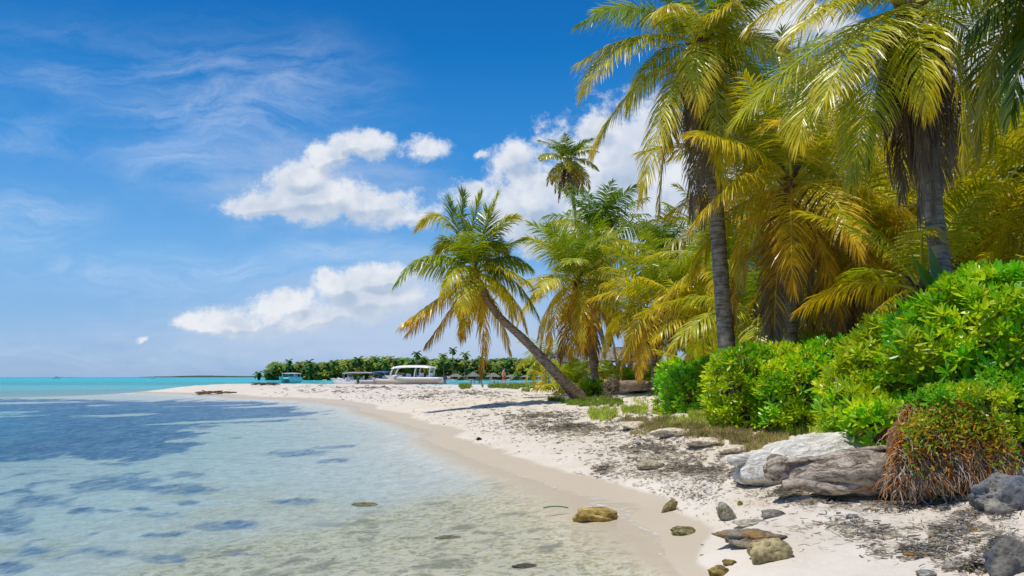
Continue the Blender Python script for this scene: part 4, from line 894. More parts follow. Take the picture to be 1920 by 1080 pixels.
patch('tufts of dry grass at the right edge above the grey rock', [(1885, 905, 40, 12, 500), (1850, 925, 40, 12, 300)], 506, .14, GB)
def litter(label, lst, seed, cols, name, cat, l0=.025, l1=.09, wd=.0035, thr=.40):
    r = rng(seed); Ps = []
    for (cx, cy, rx, ry, n) in lst:
        a = r.uniform(0, 6.28, n); q = np.abs(r.normal(0, .5, n)); px = cx + rx * q * np.cos(a); py = cy + ry * q * np.sin(a)
        k = (fbm(px / 22, py / 7, seed, 3) > thr) & (py < 1079)
        Ps.append(hits(px[k], py[k]))
    P = np.concatenate(Ps); P = P[P[:, 2] > .08]; n = len(P)
    az = r.normal(0, .7, n); l = (r.uniform(l0, l1, n) * np.maximum(1, P[:, 1] / 11))[:, None]
    T_ = np.stack([np.cos(az), np.sin(az), r.normal(0, .18, n)], 1); S = np.stack([-np.sin(az), np.cos(az), 0 * az], 1); bend = (r.normal(0, .3, n))[:, None]
    w_ = (wd * r.uniform(.6, 1.6, n) * np.maximum(1, P[:, 1] / 9))[:, None]; P[:, 2] += r.uniform(.003, .02, n)
    pts = [P - T_ * l / 2 + S * l * bend * .5, P, P + T_ * l / 2 + S * l * bend * .5]
    Wv = S * w_ + np.array([0, 0, 1]) * w_ * r.normal(0, .5, (n, 1))
    V = np.stack([q + sg * Wv for q in pts for sg in (-1, 1)], 1).reshape(-1, 3)
    base = np.arange(n)[:, None] * 6 + np.array([[0, 2]]); Fa = np.stack([base, base + 1, base + 3, base + 2], -1).reshape(-1, 4)
    T = np.repeat(np.array(cols)[r.integers(0, len(cols), n)] * r.uniform(.6, 1.2, (n, 1)), 6, axis=0)
    return tag(mesh(name, V, Fa, M_GRASS, T), label, cat, kind='stuff')
SW = [(.34, .28, .24), (.20, .16, .14), (.52, .48, .44), (.42, .35, .28)]
litter('dried grey-brown seaweed strewn over the beach in front of the bank', [(1300, 880, 200, 42, 5200), (1220, 840, 180, 36, 2600), (1400, 890, 80, 30, 2000), (1080, 800, 170, 24, 3200), (1000, 780, 180, 18, 2000), (1190, 790, 60, 30, 900), (880, 738, 150, 10, 900), (700, 727, 200, 6, 600), (620, 735, 160, 6, 250), (1130, 880, 60, 16, 500)], 601, SW, 'dried_seaweed', 'seaweed')
litter('dried seaweed around the driftwood log and roots', [(1560, 940, 120, 16, 2200), (1700, 945, 140, 16, 2200), (1480, 925, 70, 10, 900), (1840, 965, 80, 16, 1100)], 602, SW, 'dried_seaweed', 'seaweed')
litter('thick drift of silvery dried seaweed in the bottom right corner', [(1790, 1000, 110, 22, 2400), (1880, 1025, 60, 22, 1300), (1720, 1035, 90, 14, 1500), (1640, 1000, 60, 16, 500), (1830, 1060, 70, 16, 1100), (1600, 985, 160, 40, 500)], 603, [(.34, .28, .24), (.20, .16, .13), (.62, .59, .55), (.52, .47, .42)], 'dried_seaweed', 'seaweed', .03, .11, .004)
litter('scattered dark flecks of plant litter over the whole sand', [(1300, 930, 320, 110, 900), (1000, 800, 260, 50, 1200), (1250, 760, 160, 30, 700), (800, 745, 260, 16, 700)], 604, SW, 'plant_litter', 'litter', .01, .05, .004, .3)
def leaf1(label, px, py, l, w_, col, rz, cat='leaf', dz=.015):
    p = hit(px, py); g = G(); s_ = np.linspace(0, 1, 7); ww = w_ / 2 * np.sin(np.pi * np.clip(s_, .04, .97)); zz_ = .25 * l * s_ * (1 - s_)
    V = np.stack([np.stack([(s_ - .5) * l, -ww, zz_ + .01], 1), np.stack([(s_ - .5) * l, 0 * ww, zz_], 1), np.stack([(s_ - .5) * l, ww, zz_ + .012], 1)], 1).reshape(-1, 3)
    g.add(V, [(i * 3 + j, i * 3 + j + 1, (i + 1) * 3 + j + 1, (i + 1) * 3 + j) for i in range(6) for j in range(2)], 0, col); o = g.build('fallen_leaf', M_SHRUB); o.location = (p.x, p.y, p.z + dz); o.rotation_euler = (0, 0, rz)
    return tag(o, label, cat, 'single fallen leaves')
leaf1('red-brown curled leaf lying on the middle of the beach', 1192, 851, .11, .07, (.42, .07, .015), .3)
leaf1('yellow leaf at the foot of the silvery seaweed drift', 1745, 1012, .07, .035, (.50, .30, .03), .9)
leaf1('orange leaf in the silvery seaweed at the right', 1830, 1003, .08, .035, (.50, .22, .03), .2)
leaf1('orange-brown leaf below the seaweed drift', 1705, 1046, .08, .04, (.45, .20, .03), -.4)
pw = onz(1042, 955, .02); lf = leaf1('long green leaf floating on the shallows above the golden rock', 1042, 955, .30, .03, (.02, .16, .04), .03); lf.location = (pw.x, pw.y, .03)
# ------------------------------------------------------------------ shelters and timber
def thatch(name, px, Y, wpx, ztop, zeave, label, posts, seed, depth=None, cat='thatched shelter', group=None, postm=None, beam=True, pyr=.35):
    x = (px - 960) / F * Y; z0 = gp(x, Y); b = np.array([x, Y, z0]); w_ = wpx / F * Y; d_ = depth or w_ * .6
    t_ = thing(name, b, label, cat, group); r = rng(seed); H0, H1 = zeave - z0, ztop - z0
    def surf(u, v):   # u around 0..1, v 0 eave..1 ridge
        a = u * 2 * np.pi; cx, cy = np.cos(a), np.sin(a); m_ = np.maximum(np.abs(cx), np.abs(cy)) ** .8; ex, ey = cx / m_ * w_ / 2, cy / m_ * d_ / 2
        rx = ex * (1 - v) + v * np.clip(ex, -w_ * pyr / 2, w_ * pyr / 2); ry = ey * (1 - v)
        return np.stack([rx, ry, H0 + (H1 - H0) * (v ** .9)], -1)
    u = np.linspace(0, 1, 48, endpoint=False); g = G(); vs = np.linspace(0, 1, 8); U_, V_ = np.meshgrid(u, vs)
    P = surf(U_, V_) ; P[..., 2] += (fbm(U_ * 30, V_ * 6, seed) - .5) * .15
    Fs = [(i * 48 + j, i * 48 + (j + 1) % 48, (i + 1) * 48 + (j + 1) % 48, (i + 1) * 48 + j) for i in range(7) for j in range(48)]
    g.add(P.reshape(-1, 3), Fs, 0, (1, 1, 1))
    n = int(520 * max(1, min(2, 60 / Y)))
    if Y > 200: n = 120
    uu = r.random(n); vv = r.random(n) * .95
    for a, c in zip(uu, vv):
        p = surf(np.array(a), np.array(c)); q = surf(np.array(a + r.normal(0, .006)), np.array(max(-.28, c - .34))); s = r.uniform(.5, 1.4)
        S = nrm(np.cross(q - p, [0, 0, 1.0])) * (w_ * .008 + .02); up_ = np.array([0, 0, .05])
        g.add([p - S + up_, p + S + up_, q + S * .6 + up_ * .6, q - S * .6 + up_ * .6], [(0, 1, 2, 3)], 0, (s, s, s * .98))
    g.build('roof', M_THATCH, t_)
    for (fx, fy) in posts:
        g = G(); k = .07 if Y < 100 else .1; g.tube([[fx * w_ / 2, fy * d_ / 2, -.2], [fx * w_ / 2, fy * d_ / 2, H0 + .15]], k, 8); g.build('post', postm or M_POST, t_)
    if beam:
        g = G(); g.box((0, -d_ * .36, H0 + .02), (w_ * .84, .1, .16)); g.box((0, d_ * .36, H0 + .02), (w_ * .84, .1, .16)); g.box((-w_ * .38, 0, H0 + .03), (.1, d_ * .72, .14)); g.box((w_ * .38, 0, H0 + .03), (.1, d_ * .72, .14)); g.build('beam', postm or M_POST, t_)
    return t_
P4 = [(-.75, -.72), (.75, -.72), (-.75, .72), (.75, .72)]
thatch('thatched_shelter', 1150, 48, 150, 3.35, 2.55, 'thatched shelter on blue posts behind the bushy palm', P4 + [(.2, -.72)], 71, depth=3.2, postm=M_BLUEP)
thatch('thatched_shelter', 1062, 60, 86, 3.7, 2.75, 'smaller thatched shelter left of the one on blue posts, by the leaning trunk', P4, 72, depth=2.6, postm=M_BLUEP)
HUT = 'thatched sunshades on the far beach'
for i, (px, w_, pt_, pe, l_) in enumerate([(855, 30, 700.5, 706.5, 'leftmost thatched sunshade on the far beach, low and wide'), (888, 27, 697, 706, 'thatched sunshade on the far beach left of the hanging orange frond'), (925, 30, 699, 706.5, 'broad thatched sunshade on the far beach between frond and walking person'),
                                          (957, 20, 702, 707, 'thatched sunshade just right of the walking person'), (985, 22, 703, 707, 'thatched sunshade two places right of the walking person'), (1012, 18, 703, 707, 'rightmost far thatched sunshade, under yellow palms')]):
    zt = at(px, pt_, 392).z; ze = at(px, pe, 392).z
    thatch('thatched_sunshade', px, 392, w_, zt, ze, l_, [(-.6, -.5), (.6, -.5), (0, .5)], 73 + i, cat='sunshade', group=HUT, beam=False, pyr=.15)
tb = thing('wooden_bench_frame', (0, 0, 0), 'rough wooden bench and leaning boards in the shade left of the tall trunk', 'bench'); p = np.array([(1312 - 960) / F * 29, 29, 0]); p[2] = gp(p[0], p[1]); tb.location = p
for nm, c, d, rzz, ry in [('seat', (0, 0, .9), (1.0, .4, .06), 0, 0), ('seat', (.02, .1, .62), (1.0, .3, .06), 0, 0), ('leg', (-.38, 0, .45), (.08, .3, .9), 0, 0), ('leg', (.38, 0, .45), (.08, .3, .9), 0, 0), ('brace', (-.55, -.25, .85), (1.2, .06, .12), 0, .55), ('brace', (.1, -.25, .6), (.9, .06, .1), 0, -.7)]:
    g = G(); g.box(c, d, rzz, 0, 1, (1, 1, 1), ry); g.build(nm, M_WOOD, tb)

# ------------------------------------------------------------------ boats
def hull(g, L, Wd, H, m=0, x0=0, y0=0, z0=0, bow=.35, n=18, t=(1, 1, 1), sheer=.25):
    s = np.linspace(0, 1, n); w_ = Wd / 2 * np.where(s < 1 - bow, 1 - .08 * (1 - s), np.sqrt(np.clip(1 - ((s - 1 + bow) / bow) ** 2.2, .0004, 1)))
    kz = H * .55 * np.clip((s - .6) / .4, 0, 1) ** 2.5; sz = H * (1 + sheer * np.clip((s - .3) / .7, 0, 1) ** 2)
    V = []
    for i in range(n):
        x = x0 - L / 2 + L * s[i] - (0 if s[i] < .9 else 0)
        for (fy, fz) in ((-1, 1), (-1.02, .72), (-.82, .30), (-.25, .0), (.25, .0), (.82, .30), (1.02, .72), (1, 1), (.86, .98), (-.86, .98)):
            V.append((x + (fz * .12 * L * (s[i] ** 6)), y0 + fy * w_[i], z0 + kz[i] + (sz[i] - kz[i]) * fz))
    k = 10; Fs = [(i * k + j, i * k + (j + 1) % k, (i + 1) * k + (j + 1) % k, (i + 1) * k + j) for i in range(n - 1) for j in range(k)] + [tuple(range(k)), tuple(range((n - 1) * k, n * k))[::-1]]
    g.add(V, Fs, m, t); return g
def canopy(g, x0, x1, w_, z, rise, th=.07, m=0, front=0.0, n=12):
    V = []; s = np.linspace(0, 1, n); c = np.linspace(-1, 1, 9)
    for zz_ in (0, -th):
        for a in s:
            for b_ in c: V.append((x0 + (x1 - x0) * a, b_ * w_ / 2, z + zz_ + rise * (1 - (2 * a - 1) ** 4) * (1 - .35 * b_ * b_) - .35 * abs(b_) ** 6 * .3 - front * max(0, a - .85) * 3))
    k = n * 9; Fs = [(o + i * 9 + j, o + (i + 1) * 9 + j, o + (i + 1) * 9 + j + 1, o + i * 9 + j + 1) for o in (0, k) for i in range(n - 1) for j in range(8)]
    Fs += [(i * 9, (i + 1) * 9, k + (i + 1) * 9, k + i * 9) for i in range(n - 1)] + [(i * 9 + 8, (i + 1) * 9 + 8, k + (i + 1) * 9 + 8, k + i * 9 + 8) for i in range(n - 1)]
    Fs += [(j, j + 1, k + j + 1, k + j) for j in range(8)] + [((n - 1) * 9 + j, (n - 1) * 9 + j + 1, k + (n - 1) * 9 + j + 1, k + (n - 1) * 9 + j) for j in range(8)]
    return g.add(V, Fs, m)
def bars(g, lst, R, m=0, k=6):
    for a, b_ in lst: g.tube([a, b_], R, k, m)
    return g
def engine(t_, x, y, z=0, s=1.0):
    g = G(); g.box((x, y, z + .85 * s), (.45 * s, .38 * s, .55 * s), taper=.75); g.tube([(x, y, z + .6 * s), (x + .02, y, z + .05)], [.12 * s, .08 * s], 8); g.box((x - .05, y, z + .1), (.3 * s, .1, .12)); g.build('engine', M_DARK, t_)
def seats(t_, xs, z, w_=1.5):
    for x in xs:
        g = G(); g.box((x, 0, z + .22), (.45, w_, .44)); g.box((x - .22, 0, z + .58), (.09, w_, .45)); g.build('seat', M_WHITE, t_)
def tubeboat(label, px, Y, L, rz, canm, cz, group, zoff=-.08, hardtop=False, cx=(-.30, .28), orange=False, wdt=2.3):
    x = (px - 960) / F * Y; t_ = thing('motor_boat', (x, Y, gp(x, Y) + zoff), label, 'boat', group, rz)
    g = G(); hull(g, L, wdt * .72, .95, 0, 0, 0, .05); g.build('hull', M_WHITE, t_, smooth=False)
    for sg in (-1, 1):
        g = G(); s = np.linspace(0, 1, 16); P = np.stack([-L * .48 + L * .93 * s, sg * wdt * .46 * np.where(s < .7, 1, 1 - ((s - .7) / .3) ** 2 * .85), .62 + .35 * np.clip((s - .6) / .4, 0, 1) ** 2], 1)
        g.tube(P, np.interp(s, [0, .05, .1, .9, 1], [.12, .24, .30, .28, .16]), 14); g.build('tube', M_TAN, t_, smooth=True)
        g = G(); g.tube(P + [0, sg * .02, .22], np.interp(s, [0, 1], [.13, .12]), 8); g.build('rub_rail', M_WHITE, t_, smooth=True)
    g = G(); canopy(g, L * cx[0], L * cx[1], wdt * .95, cz, .16 if not hardtop else .26, .07 if not hardtop else .13, front=.12 if hardtop else 0); g.build('canopy', canm, t_, smooth=hardtop)
    pts = [((L * (cx[0] + .04), s * wdt * .38, .9), (L * (cx[0] + .02), s * wdt * .42, cz + .05)) for s in (-1, 1)] + [((L * (cx[1] - .03) + (.5 if hardtop else .1), s * wdt * .36, 1.0), (L * (cx[1] - .05), s * wdt * .42, cz + .05)) for s in (-1, 1)]
    if hardtop: pts += [((L * .02, s * wdt * .36, 1.0), (L * -.02, s * wdt * .40, cz + .1)) for s in (-1, 1)]
    for a, b_ in pts:
        g = G(); g.tube([a, (np.array(a) + b_) / 2 + [.06, 0, 0], b_], .09 if hardtop else .035, 7); g.build('pillar', M_WHITE if hardtop else M_GREY, t_, smooth=True)
    g = G(); g.add([(L * .26, -.7, .95), (L * .26, .7, .95), (L * .2, .62, 1.5), (L * .2, -.62, 1.5), (L * .29, -.7, .95), (L * .29, .7, .95), (L * .225, .62, 1.5), (L * .225, -.62, 1.5)], [(0, 1, 2, 3), (4, 5, 6, 7), (0, 1, 5, 4), (3, 2, 6, 7), (0, 3, 7, 4), (1, 2, 6, 5)]); g.build('windscreen', M_GLASS, t_)
    g = G(); g.box((L * .17, 0, 1.05), (.55, .9, .75), taper=.8); g.build('console', M_WHITE, t_)
    seats(t_, (-L * .05, -L * .22), .75)
    engine(t_, -L * .5, -.35, .1); engine(t_, -L * .5, .35, .1)
    if orange:
        g = G(); u = np.linspace(-1, 1, 9); g.tube(np.stack([-L * .5 + 0 * u - .2, -1.0 + .0 * u, .55 + u * .32], 1), .38 * np.sqrt(np.clip(1 - u * u * .98, .02, 1)), 12); g.build('fender', M_ORANGE, t_, smooth=True)
    return t_
BG = 'motor boats drawn up behind the sand spit'
tubeboat('largest beached boat, white with a curved hardtop and tan side tubes', 784, 108, 7.6, math.radians(168), M_WHITE, 2.35, BG, zoff=.16, hardtop=True, cx=(-.30, .44), wdt=2.6)
tubeboat('beached boat with a small blue canopy between two larger boats', 735, 112, 6.0, math.radians(158), M_BLUEC, 1.95, BG, zoff=.10, cx=(.05, .42))
tubeboat('leftmost beached boat with a long grey canopy and an orange float', 676, 113, 6.6, math.radians(196), M_GREY, 1.95, BG, zoff=.12, cx=(-.42, .36), orange=True)
tb2 = thing('motor_boat', (0, 0, 0), 'small open white boat bow at the far left of the beached boats', 'boat', BG); x = (652 - 960) / F * 111; tb2.location = (x, 111, gp(x, 111) + .05); tb2.rotation_euler = (0, 0, 2.7)
g = G(); hull(g, 3.8, 1.5, .8); g.build('hull', M_WHITE, tb2); engine(tb2, -1.9, 0, .1, .8); g = G(); bars(g, [((-.6, -.6, .8), (-.6, -.6, 1.7)), ((-.6, .6, .8), (-.6, .6, 1.7)), ((-.6, -.6, 1.7), (-.6, .6, 1.7))], .03); g.build('frame', M_GREY, tb2); seats(tb2, (.1,), .5, 1.0)
# turquoise catamaran afloat
Yc = 217; ct_ = thing('catamaran', ((547.5 - 960) / F * Yc, Yc, -.15), 'turquoise and white power catamaran moored in the bay, seen from the bow', 'boat', rz=math.radians(-97))
for sg in (-1, 1):
    g = G(); hull(g, 7.5, 1.25, 1.6, 0, 0, sg * 1.3, 0, sheer=.2); g.build('hull', M_TEAL, ct_)
g = G(); g.box((-.3, 0, 1.45), (6.4, 3.6, .5)); g.box((2.6, 0, 1.5), (1.4, 3.0, .35), taper=.8); g.build('bridge_deck', M_TEAL, ct_)
g = G(); canopy(g, -3.0, 1.9, 3.7, 2.75, .15, .12); g.build('canopy', M_WHITE, ct_, smooth=True)
for a in (-2.7, -.6, 1.5):
    for sg in (-1, 1): g = G(); g.tube([(a, sg * 1.6, 1.6), (a, sg * 1.68, 2.8)], .07, 6); g.build('pillar', M_WHITE, ct_)
g = G(); g.box((1.3, 0, 2.0), (.08, 3.1, .7), taper=.9); g.build('windscreen', M_GLASS, ct_)
g = G(); g.box((0, 1.72, 1.75), (6.2, .05, .12)); g.box((0, -1.72, 1.75), (6.2, .05, .12)); g.build('rail', M_WHITE, ct_); seats(ct_, (-1.6, -.4), 1.6, 2.4)
def faraway(label, px, Y, L, rz, hc=True):
    x = (px - 960) / F * Y; t_ = thing('distant_boat', (x, Y, -.1), label, 'boat', 'small boats on the horizon', rz)
    g = G(); hull(g, L, L * .3, L * .16); g.build('hull', M_WHITE, t_)
    g = G(); g.box((-L * .05, 0, L * .22), (L * .34, L * .2, L * .16), taper=.75); g.build('cabin', M_WHITE, t_)
    if hc: g = G(); canopy(g, -L * .3, L * .15, L * .26, L * .36, .05, .08); g.build('canopy', M_WHITE, t_)
faraway('leftmost small white boat on the horizon', 112, 900, 8.5, 0.2); faraway('faint tiny boat on the horizon, second from the left', 137, 1500, 6, .4, False)
faraway('small white boat on the horizon right of centre-left', 290, 1000, 7.5, 2.9); faraway('tiny boat trailing right of the horizon boat pair', 304, 1150, 5, 2.6, False)

# ------------------------------------------------------------------ people
def body(parent, J, E, R, mat_, name='body'):
    me = bpy.data.meshes.new(name); me.from_pydata(J, E, []); me.update(); me.materials.append(mat_)
    o = bpy.data.objects.new(name, me); COL.objects.link(o); o.parent = parent
    md = o.modifiers.new('skin', 'SKIN'); md.use_smooth_shade = True
    if not me.skin_vertices: bpy.context.view_layer.objects.active = o; me.attributes  # created with the modifier in newer files
    sv = me.skin_vertices[0].data if me.skin_vertices else None
    for i, r_ in enumerate(R): sv[i].radius = r_ if isinstance(r_, tuple) else (r_, r_)
    sv[0].use_root = True
    s = o.modifiers.new('sub', 'SUBSURF'); s.levels = 1; s.render_levels = 2
    return o
def skin_mesh(name, J, E, R, mat_, parent):
    """grow a skin surface and keep it as a plain mesh"""
    import bmesh
    me = bpy.data.meshes.new(name + '_sk'); bm = bmesh.new(); ly = bm.verts.layers.skin.verify()
    vs = []
    for i, p in enumerate(J):
        v = bm.verts.new(p); v[ly].radius = R[i] if isinstance(R[i], tuple) else (R[i], R[i]); v[ly].use_root = (i == 0); vs.append(v)
    for a, b_ in E: bm.edges.new((vs[a], vs[b_]))
    bm.to_mesh(me); bm.free(); o = bpy.data.objects.new(name, me); COL.objects.link(o)
    m1 = o.modifiers.new('s', 'SKIN'); m1.use_smooth_shade = True; m2 = o.modifiers.new('u', 'SUBSURF'); m2.levels = 2; m2.render_levels = 2
    dg = bpy.context.evaluated_depsgraph_get(); me2 = bpy.data.meshes.new_from_object(o.evaluated_get(dg)); o.modifiers.clear(); o.data = me2; me2.materials.clear(); me2.materials.append(mat_); o.parent = parent; me2.name = name
    return o
def person(label, loc, rz, stride=.32, cut=False, shorts=M_RED, group=None, raise_arm=False):
    """1.75 m tall, facing +x"""
    t_ = thing('person', loc, label, 'person', group, rz)
    s = stride
    J = [(0, 0, .95), (0, 0, 1.12), (.01, 0, 1.30), (.02, 0, 1.45), (.03, 0, 1.53), (.05, 0, 1.62), (.06, 0, 1.70),          # 0-6 spine, neck, head
         (.01, -.19, 1.43), (-.10, -.25, 1.15), (.02, -.25, .92), (.05, -.25, .83),
         (.01, .19, 1.43), (.10, .25, 1.16), (.26, .24, .97), (.31, .23, .89),
         (0, -.10, .90), (s * .55, -.11, .50), (s * .75, -.11, .10), (s * .75 + .10, -.11, .04),
         (0, .10, .90), (-s * .35, .11, .50), (-s * 1.0, .11, .13), (-s * 1.0 + .12, .11, .05)]
    if raise_arm: J[12:15] = [(.12, .42, 1.5), (.15, .45, 1.75), (.15, .45, 1.85)]
    E = [(0, 1), (1, 2), (2, 3), (3, 4), (4, 5), (5, 6), (3, 7), (7, 8), (8, 9), (9, 10), (3, 11), (11, 12), (12, 13), (13, 14), (0, 15), (15, 16), (16, 17), (17, 18), (0, 19), (19, 20), (20, 21), (21, 22)]
    R = [(.12, .15), (.11, .14), (.12, .17), (.10, .14), .055, .085, .085, .06, .045, .035, .035, .06, .045, .035, .035, .09, .06, .04, .035, .09, .06, .04, .035]
    skin_mesh('body', J, E, R, M_SKIN, t_)
    J2 = [(0, 0, .97), (0, 0, 1.03), (0, -.10, .88), (s * .30, -.11, .66), (0, .10, .88), (-s * .20, .11, .66)]
    skin_mesh('shorts', J2, [(0, 1), (0, 2), (2, 3), (0, 4), (4, 5)], [(.13, .165), (.12, .15), .11, .10, .11, .10], shorts, t_)
    skin_mesh('hair', [(.02, 0, 1.70), (.04, 0, 1.76), (-.01, 0, 1.64)], [(0, 1), (0, 2)], [.095, .075, .06], M_HAIR, t_)
    return t_
ph = hit(944, 721.5, 120); Yp = 77.0; xp = (944 - 960) / F * Yp
pers = person('bare-chested person in red shorts walking right along the beach', (xp, Yp, gp(xp, Yp) - .01), math.radians(-12))
SWM = 'bathers in the bay'
bath = person('small bather standing waist-deep in the bay, far away', (0, 0, 0), 0, .05, group=SWM, shorts=M_DARK)
rb = rng(5)
for i, (px, Y, dz, l_) in enumerate([(884, 215, -.85, 'leftmost bather, waist-deep in the bay right of the boats'), (890, 200, -1.0, 'bather in the bay, second from the left'), (897, 205, -1.05, 'bather in the bay, third from the left'), (903, 198, -.9, 'bather in the bay left of the hanging orange frond tip'),
                                     (919, 210, -1.1, 'bather in the bay right of the frond tip, low in the water'), (927, 205, -.8, 'tall bather nearer the walking person'), (934, 200, -1.1, 'bather just left of the walking person'), (930, 390, 0, 'tiny person standing on the far beach by the sunshades'), (866, 391, 0, 'tiny person on the far beach beside the loungers'), (1027, 190, .0, 'person standing on the far sand right of the bay'), (1036, 195, 0, 'second person on the far sand right of the bay')]):
    o = bath if i == 0 else copy_tree(bath); x = (px - 960) / F * Y; o.location = (x, Y, (gp(x, Y) if dz == 0 else dz)); o.rotation_euler = (0, 0, rb.uniform(0, 6.28)); o['label'] = l_
    if dz == 0: o['group'] = 'people on the far sand'
lo_ = thing('sun_lounger', (0, 0, 0), '', 'sun lounger', 'sun loungers on the far beach')
g = G(); g.box((0, 0, .35), (1.3, .65, .08)); g.build('seat', M_WHITE, lo_); g = G(); g.box((-.85, 0, .62), (.8, .65, .08), ry=.7); g.build('backrest', M_WHITE, lo_)
for a in (-.5, .5):
    for b_ in (-.25, .25): g = G(); g.box((a, b_, .16), (.07, .07, .34)); g.build('leg', M_DARK, lo_)
for i, (px, l_) in enumerate([(833, 'leftmost lounger on the far beach, right of the largest boat'), (851, 'lounger under the leftmost sunshade'), (862, 'lounger right of the leftmost sunshade'), (877, 'lounger under the second sunshade'), (906, 'lounger between frond tip and third sunshade'), (925, 'lounger under the broad third sunshade'), (967, 'lounger right of the walking person'), (990, 'rightmost lounger on the far beach')]):
    o = lo_ if i == 0 else copy_tree(lo_); Y = 383; x = (px - 960) / F * Y; o.location = (x, Y, gp(x, Y)); o.rotation_euler = (0, 0, [0.1, 2.9, .4, 3.0, .2, 2.7, .1, 3.1][i]); o['label'] = l_; o.scale = (1.25, 1.25, 1.25)
# driftwood bits on the spit
r = rng(8)
for (px, py, l_, n_) in [(408, 739, 'brown driftwood heap at the water edge of the spit', 14), (505, 723.5, 'dark dead branch on top of the spit', 9)]:
    p = hit(px, py); t_ = tag(G().build('x', M_WOOD) if False else bpy.data.objects.new('driftwood', None), l_, 'driftwood'); bpy.data.objects.remove(t_); g = G()
    for i in range(n_):
        a = r.normal(0, .35); c = np.array([r.normal(0, .7), r.normal(0, .3), .08 + .1 * r.random()]); d = np.array([math.cos(a), math.sin(a), r.normal(0, .12)]) * r.uniform(.3, 1.0); g.tube([c - d, c + [0, 0, .05], c + d], [.05, .09, .03], 6, 0, (.55, .42, .3) if n_ > 10 else (.35, .3, .25))
    o = g.build('driftwood', M_WOOD); o.location = p; tag(o, l_, 'driftwood')

# ------------------------------------------------------------------ far shore: wood and the palms that rise above it
def farpalm_geo(c, h, L, r, nf=13, tr=True):
    """one small palm as plain arrays: drooping ragged fronds + trunk"""
    Vs, Fs, Ts = [], [], []; off = 0; tone = r.uniform(.6, 1.5); yel = r.random() ** 2.0
    g_ = (np.array([.085, .20, .04]) * (1 - yel) + np.array([.36, .38, .05]) * yel) * tone
    top = c + np.array([r.normal(0, .04) * h, 0, h])
    for i in range(nf):
        f = (i + .5) / nf; az = i * 2.4 + r.uniform(0, .5); e = 1.3 - 2.2 * f; l = L * r.uniform(.8, 1.1); hd = np.array([math.cos(az), math.sin(az), 0]); S = np.array([-math.sin(az), math.cos(az), 0])
        q = [top]; ee = e
        for k in range(4): q.append(q[-1] + (hd * math.cos(ee) + np.array([0, 0, math.sin(ee)])) * l / 4); ee -= .45
        q = np.array(q); ww = np.array([.08, .26, .30, .22, .02]) * l * .8; dz = np.array([0, -.10, -.16, -.16, 0]) * l
        a = q + S * ww[:, None] + [0, 0, 1] * dz[:, None]; b_ = q - S * ww[:, None] + [0, 0, 1] * dz[:, None]
        V = np.stack([a, q, b_], 1).reshape(-1, 3); Vs.append(V)
        Fs += [(off + k * 3 + j, off + k * 3 + j + 1, off + (k + 1) * 3 + j + 1, off + (k + 1) * 3 + j) for k in range(4) for j in range(2)]; off += 15
        Ts.append(np.broadcast_to(g_ * r.uniform(.7, 1.25), (15, 3)))
    return np.concatenate(Vs), np.array(Fs), np.concatenate(Ts), top
tx = [486, 492, 500, 515, 530, 545, 560, 600, 640, 665, 700, 740, 781, 830, 880, 930, 980, 1020, 1060, 1110]
ty = [704, 696, 687, 684, 687, 686, 684, 682, 682, 678, 675, 674, 676, 674, 677, 677, 674, 668, 664, 660]
r = rng(901); Vs, Fs, Ts = [], [], []; off = 0
for i in range(1700):
    px = 488 + (1120 - 488) * r.random(); Y = r.uniform(404, 500); x = (px - 960) / F * Y
    if px < 500 + (Y - 404) * .15: continue
    H = at(px, np.interp(px, tx, ty) + r.uniform(-4.5, 7) + 9 * (float(vnoise(np.array([px / 13.]), np.array([1.5]), 3)[0]) - .5), Y).z - .65
    if r.random() < .42: H *= r.uniform(.25, .85)
    L = r.uniform(2.4, 3.8); H = max(H - L * .35, 1.0)
    V, Fa, T, top = farpalm_geo(np.array([x, Y, .65]), H, L, r); Vs.append(V); Fs.append(Fa + off); Ts.append(T); off += len(V)
fw = mesh('far_palm_wood', np.concatenate(Vs), np.concatenate(Fs), M_FAR, np.concatenate(Ts)); tag(fw, 'dense green palm wood lining the far shore across the bay', 'wood', kind='stuff')
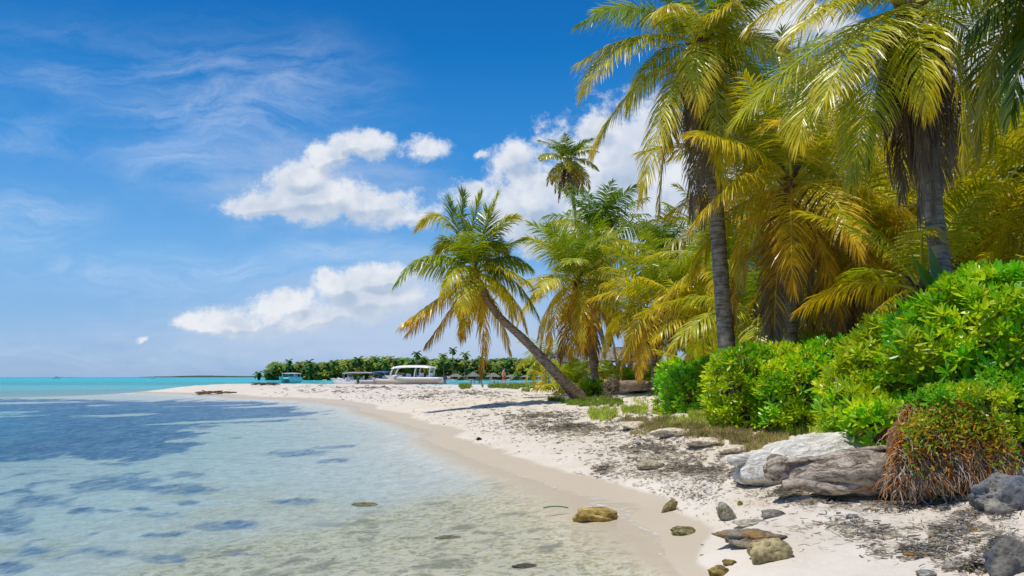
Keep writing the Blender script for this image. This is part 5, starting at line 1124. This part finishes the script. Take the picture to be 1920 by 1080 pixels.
for i, (px, pt_, Y, l_) in enumerate([(487, 698, 420, 'lone stunted palm at the left tip of the far shore'), (541, 675, 405, 'palm top rising above the left part of the far wood'), (580, 676, 408, 'second palm top above the left part of the far wood'), (672, 671, 405, 'palm top above the far wood over the beached boats'), (698, 668, 410, 'palm head right above the blue-canopied boat'),
                                       (782, 660, 402, 'tall thin palm with visible trunk above the largest boat'), (833, 664, 404, 'palm head above the far wood left of the two high ones'), (849, 653, 406, 'highest slender palm of the far shore'), (872, 661, 405, 'second high slender palm of the far shore, right of the highest'), (900, 668, 408, 'far palm head touching the hanging orange frond'), (1030, 655, 300, 'far palm head just left of the leaning trunk'), (1056, 650, 280, 'far palm head behind the leaning trunk')]):
    x = (px - 960) / F * Y; z0 = (.65 if i else -.6) if Y > 350 else gp(x, Y); H = at(px, pt_, Y).z - z0; t_ = thing('far_palm', (x, Y, z0), l_, 'palm tree', 'palms rising above the far wood')
    L = 3.6 if Y > 350 else 2.8; H2 = H - L * .25; rr_ = rng(950 + i); V, Fa, T, top = farpalm_geo(np.zeros(3), H2, L, rr_, 12)
    mesh('crown', V, Fa, M_FAR, T * .8, None, t_); g = G(); g.tube([(0, 0, 0), (top[0] * .4, 0, H2 * .6), tuple(top)], [.28, .2, .17], 7); g.build('trunk', M_TRUNK, t_)
# hazy low island on the horizon
Yi = 7000; xs = np.linspace((250 - 960) / F * Yi, (540 - 960) / F * Yi, 80); s = np.linspace(0, 1, 80); hh = (6 + 16 * (fbm(s * 12, s * 0 + 2, 3) - .2)) * np.minimum(1, np.minimum(s, 1.3 - s) * 4) + 3
V = np.concatenate([np.stack([xs, 0 * xs + Yi + dy, hz_], 1) for dy, hz_ in ((0, 0 * hh - 6), (150, hh * .8), (500, hh), (1200, 0 * hh - 6))]); Fs = [(k * 80 + j, k * 80 + j + 1, (k + 1) * 80 + j + 1, (k + 1) * 80 + j) for k in range(3) for j in range(79)]
M_ISLE = plain('far_island_green', (.05, .09, .06), .9, .1, .3, .01)
tag(mesh('distant_island', V, Fs, M_ISLE), 'low distant coast on the horizon', kind='structure')
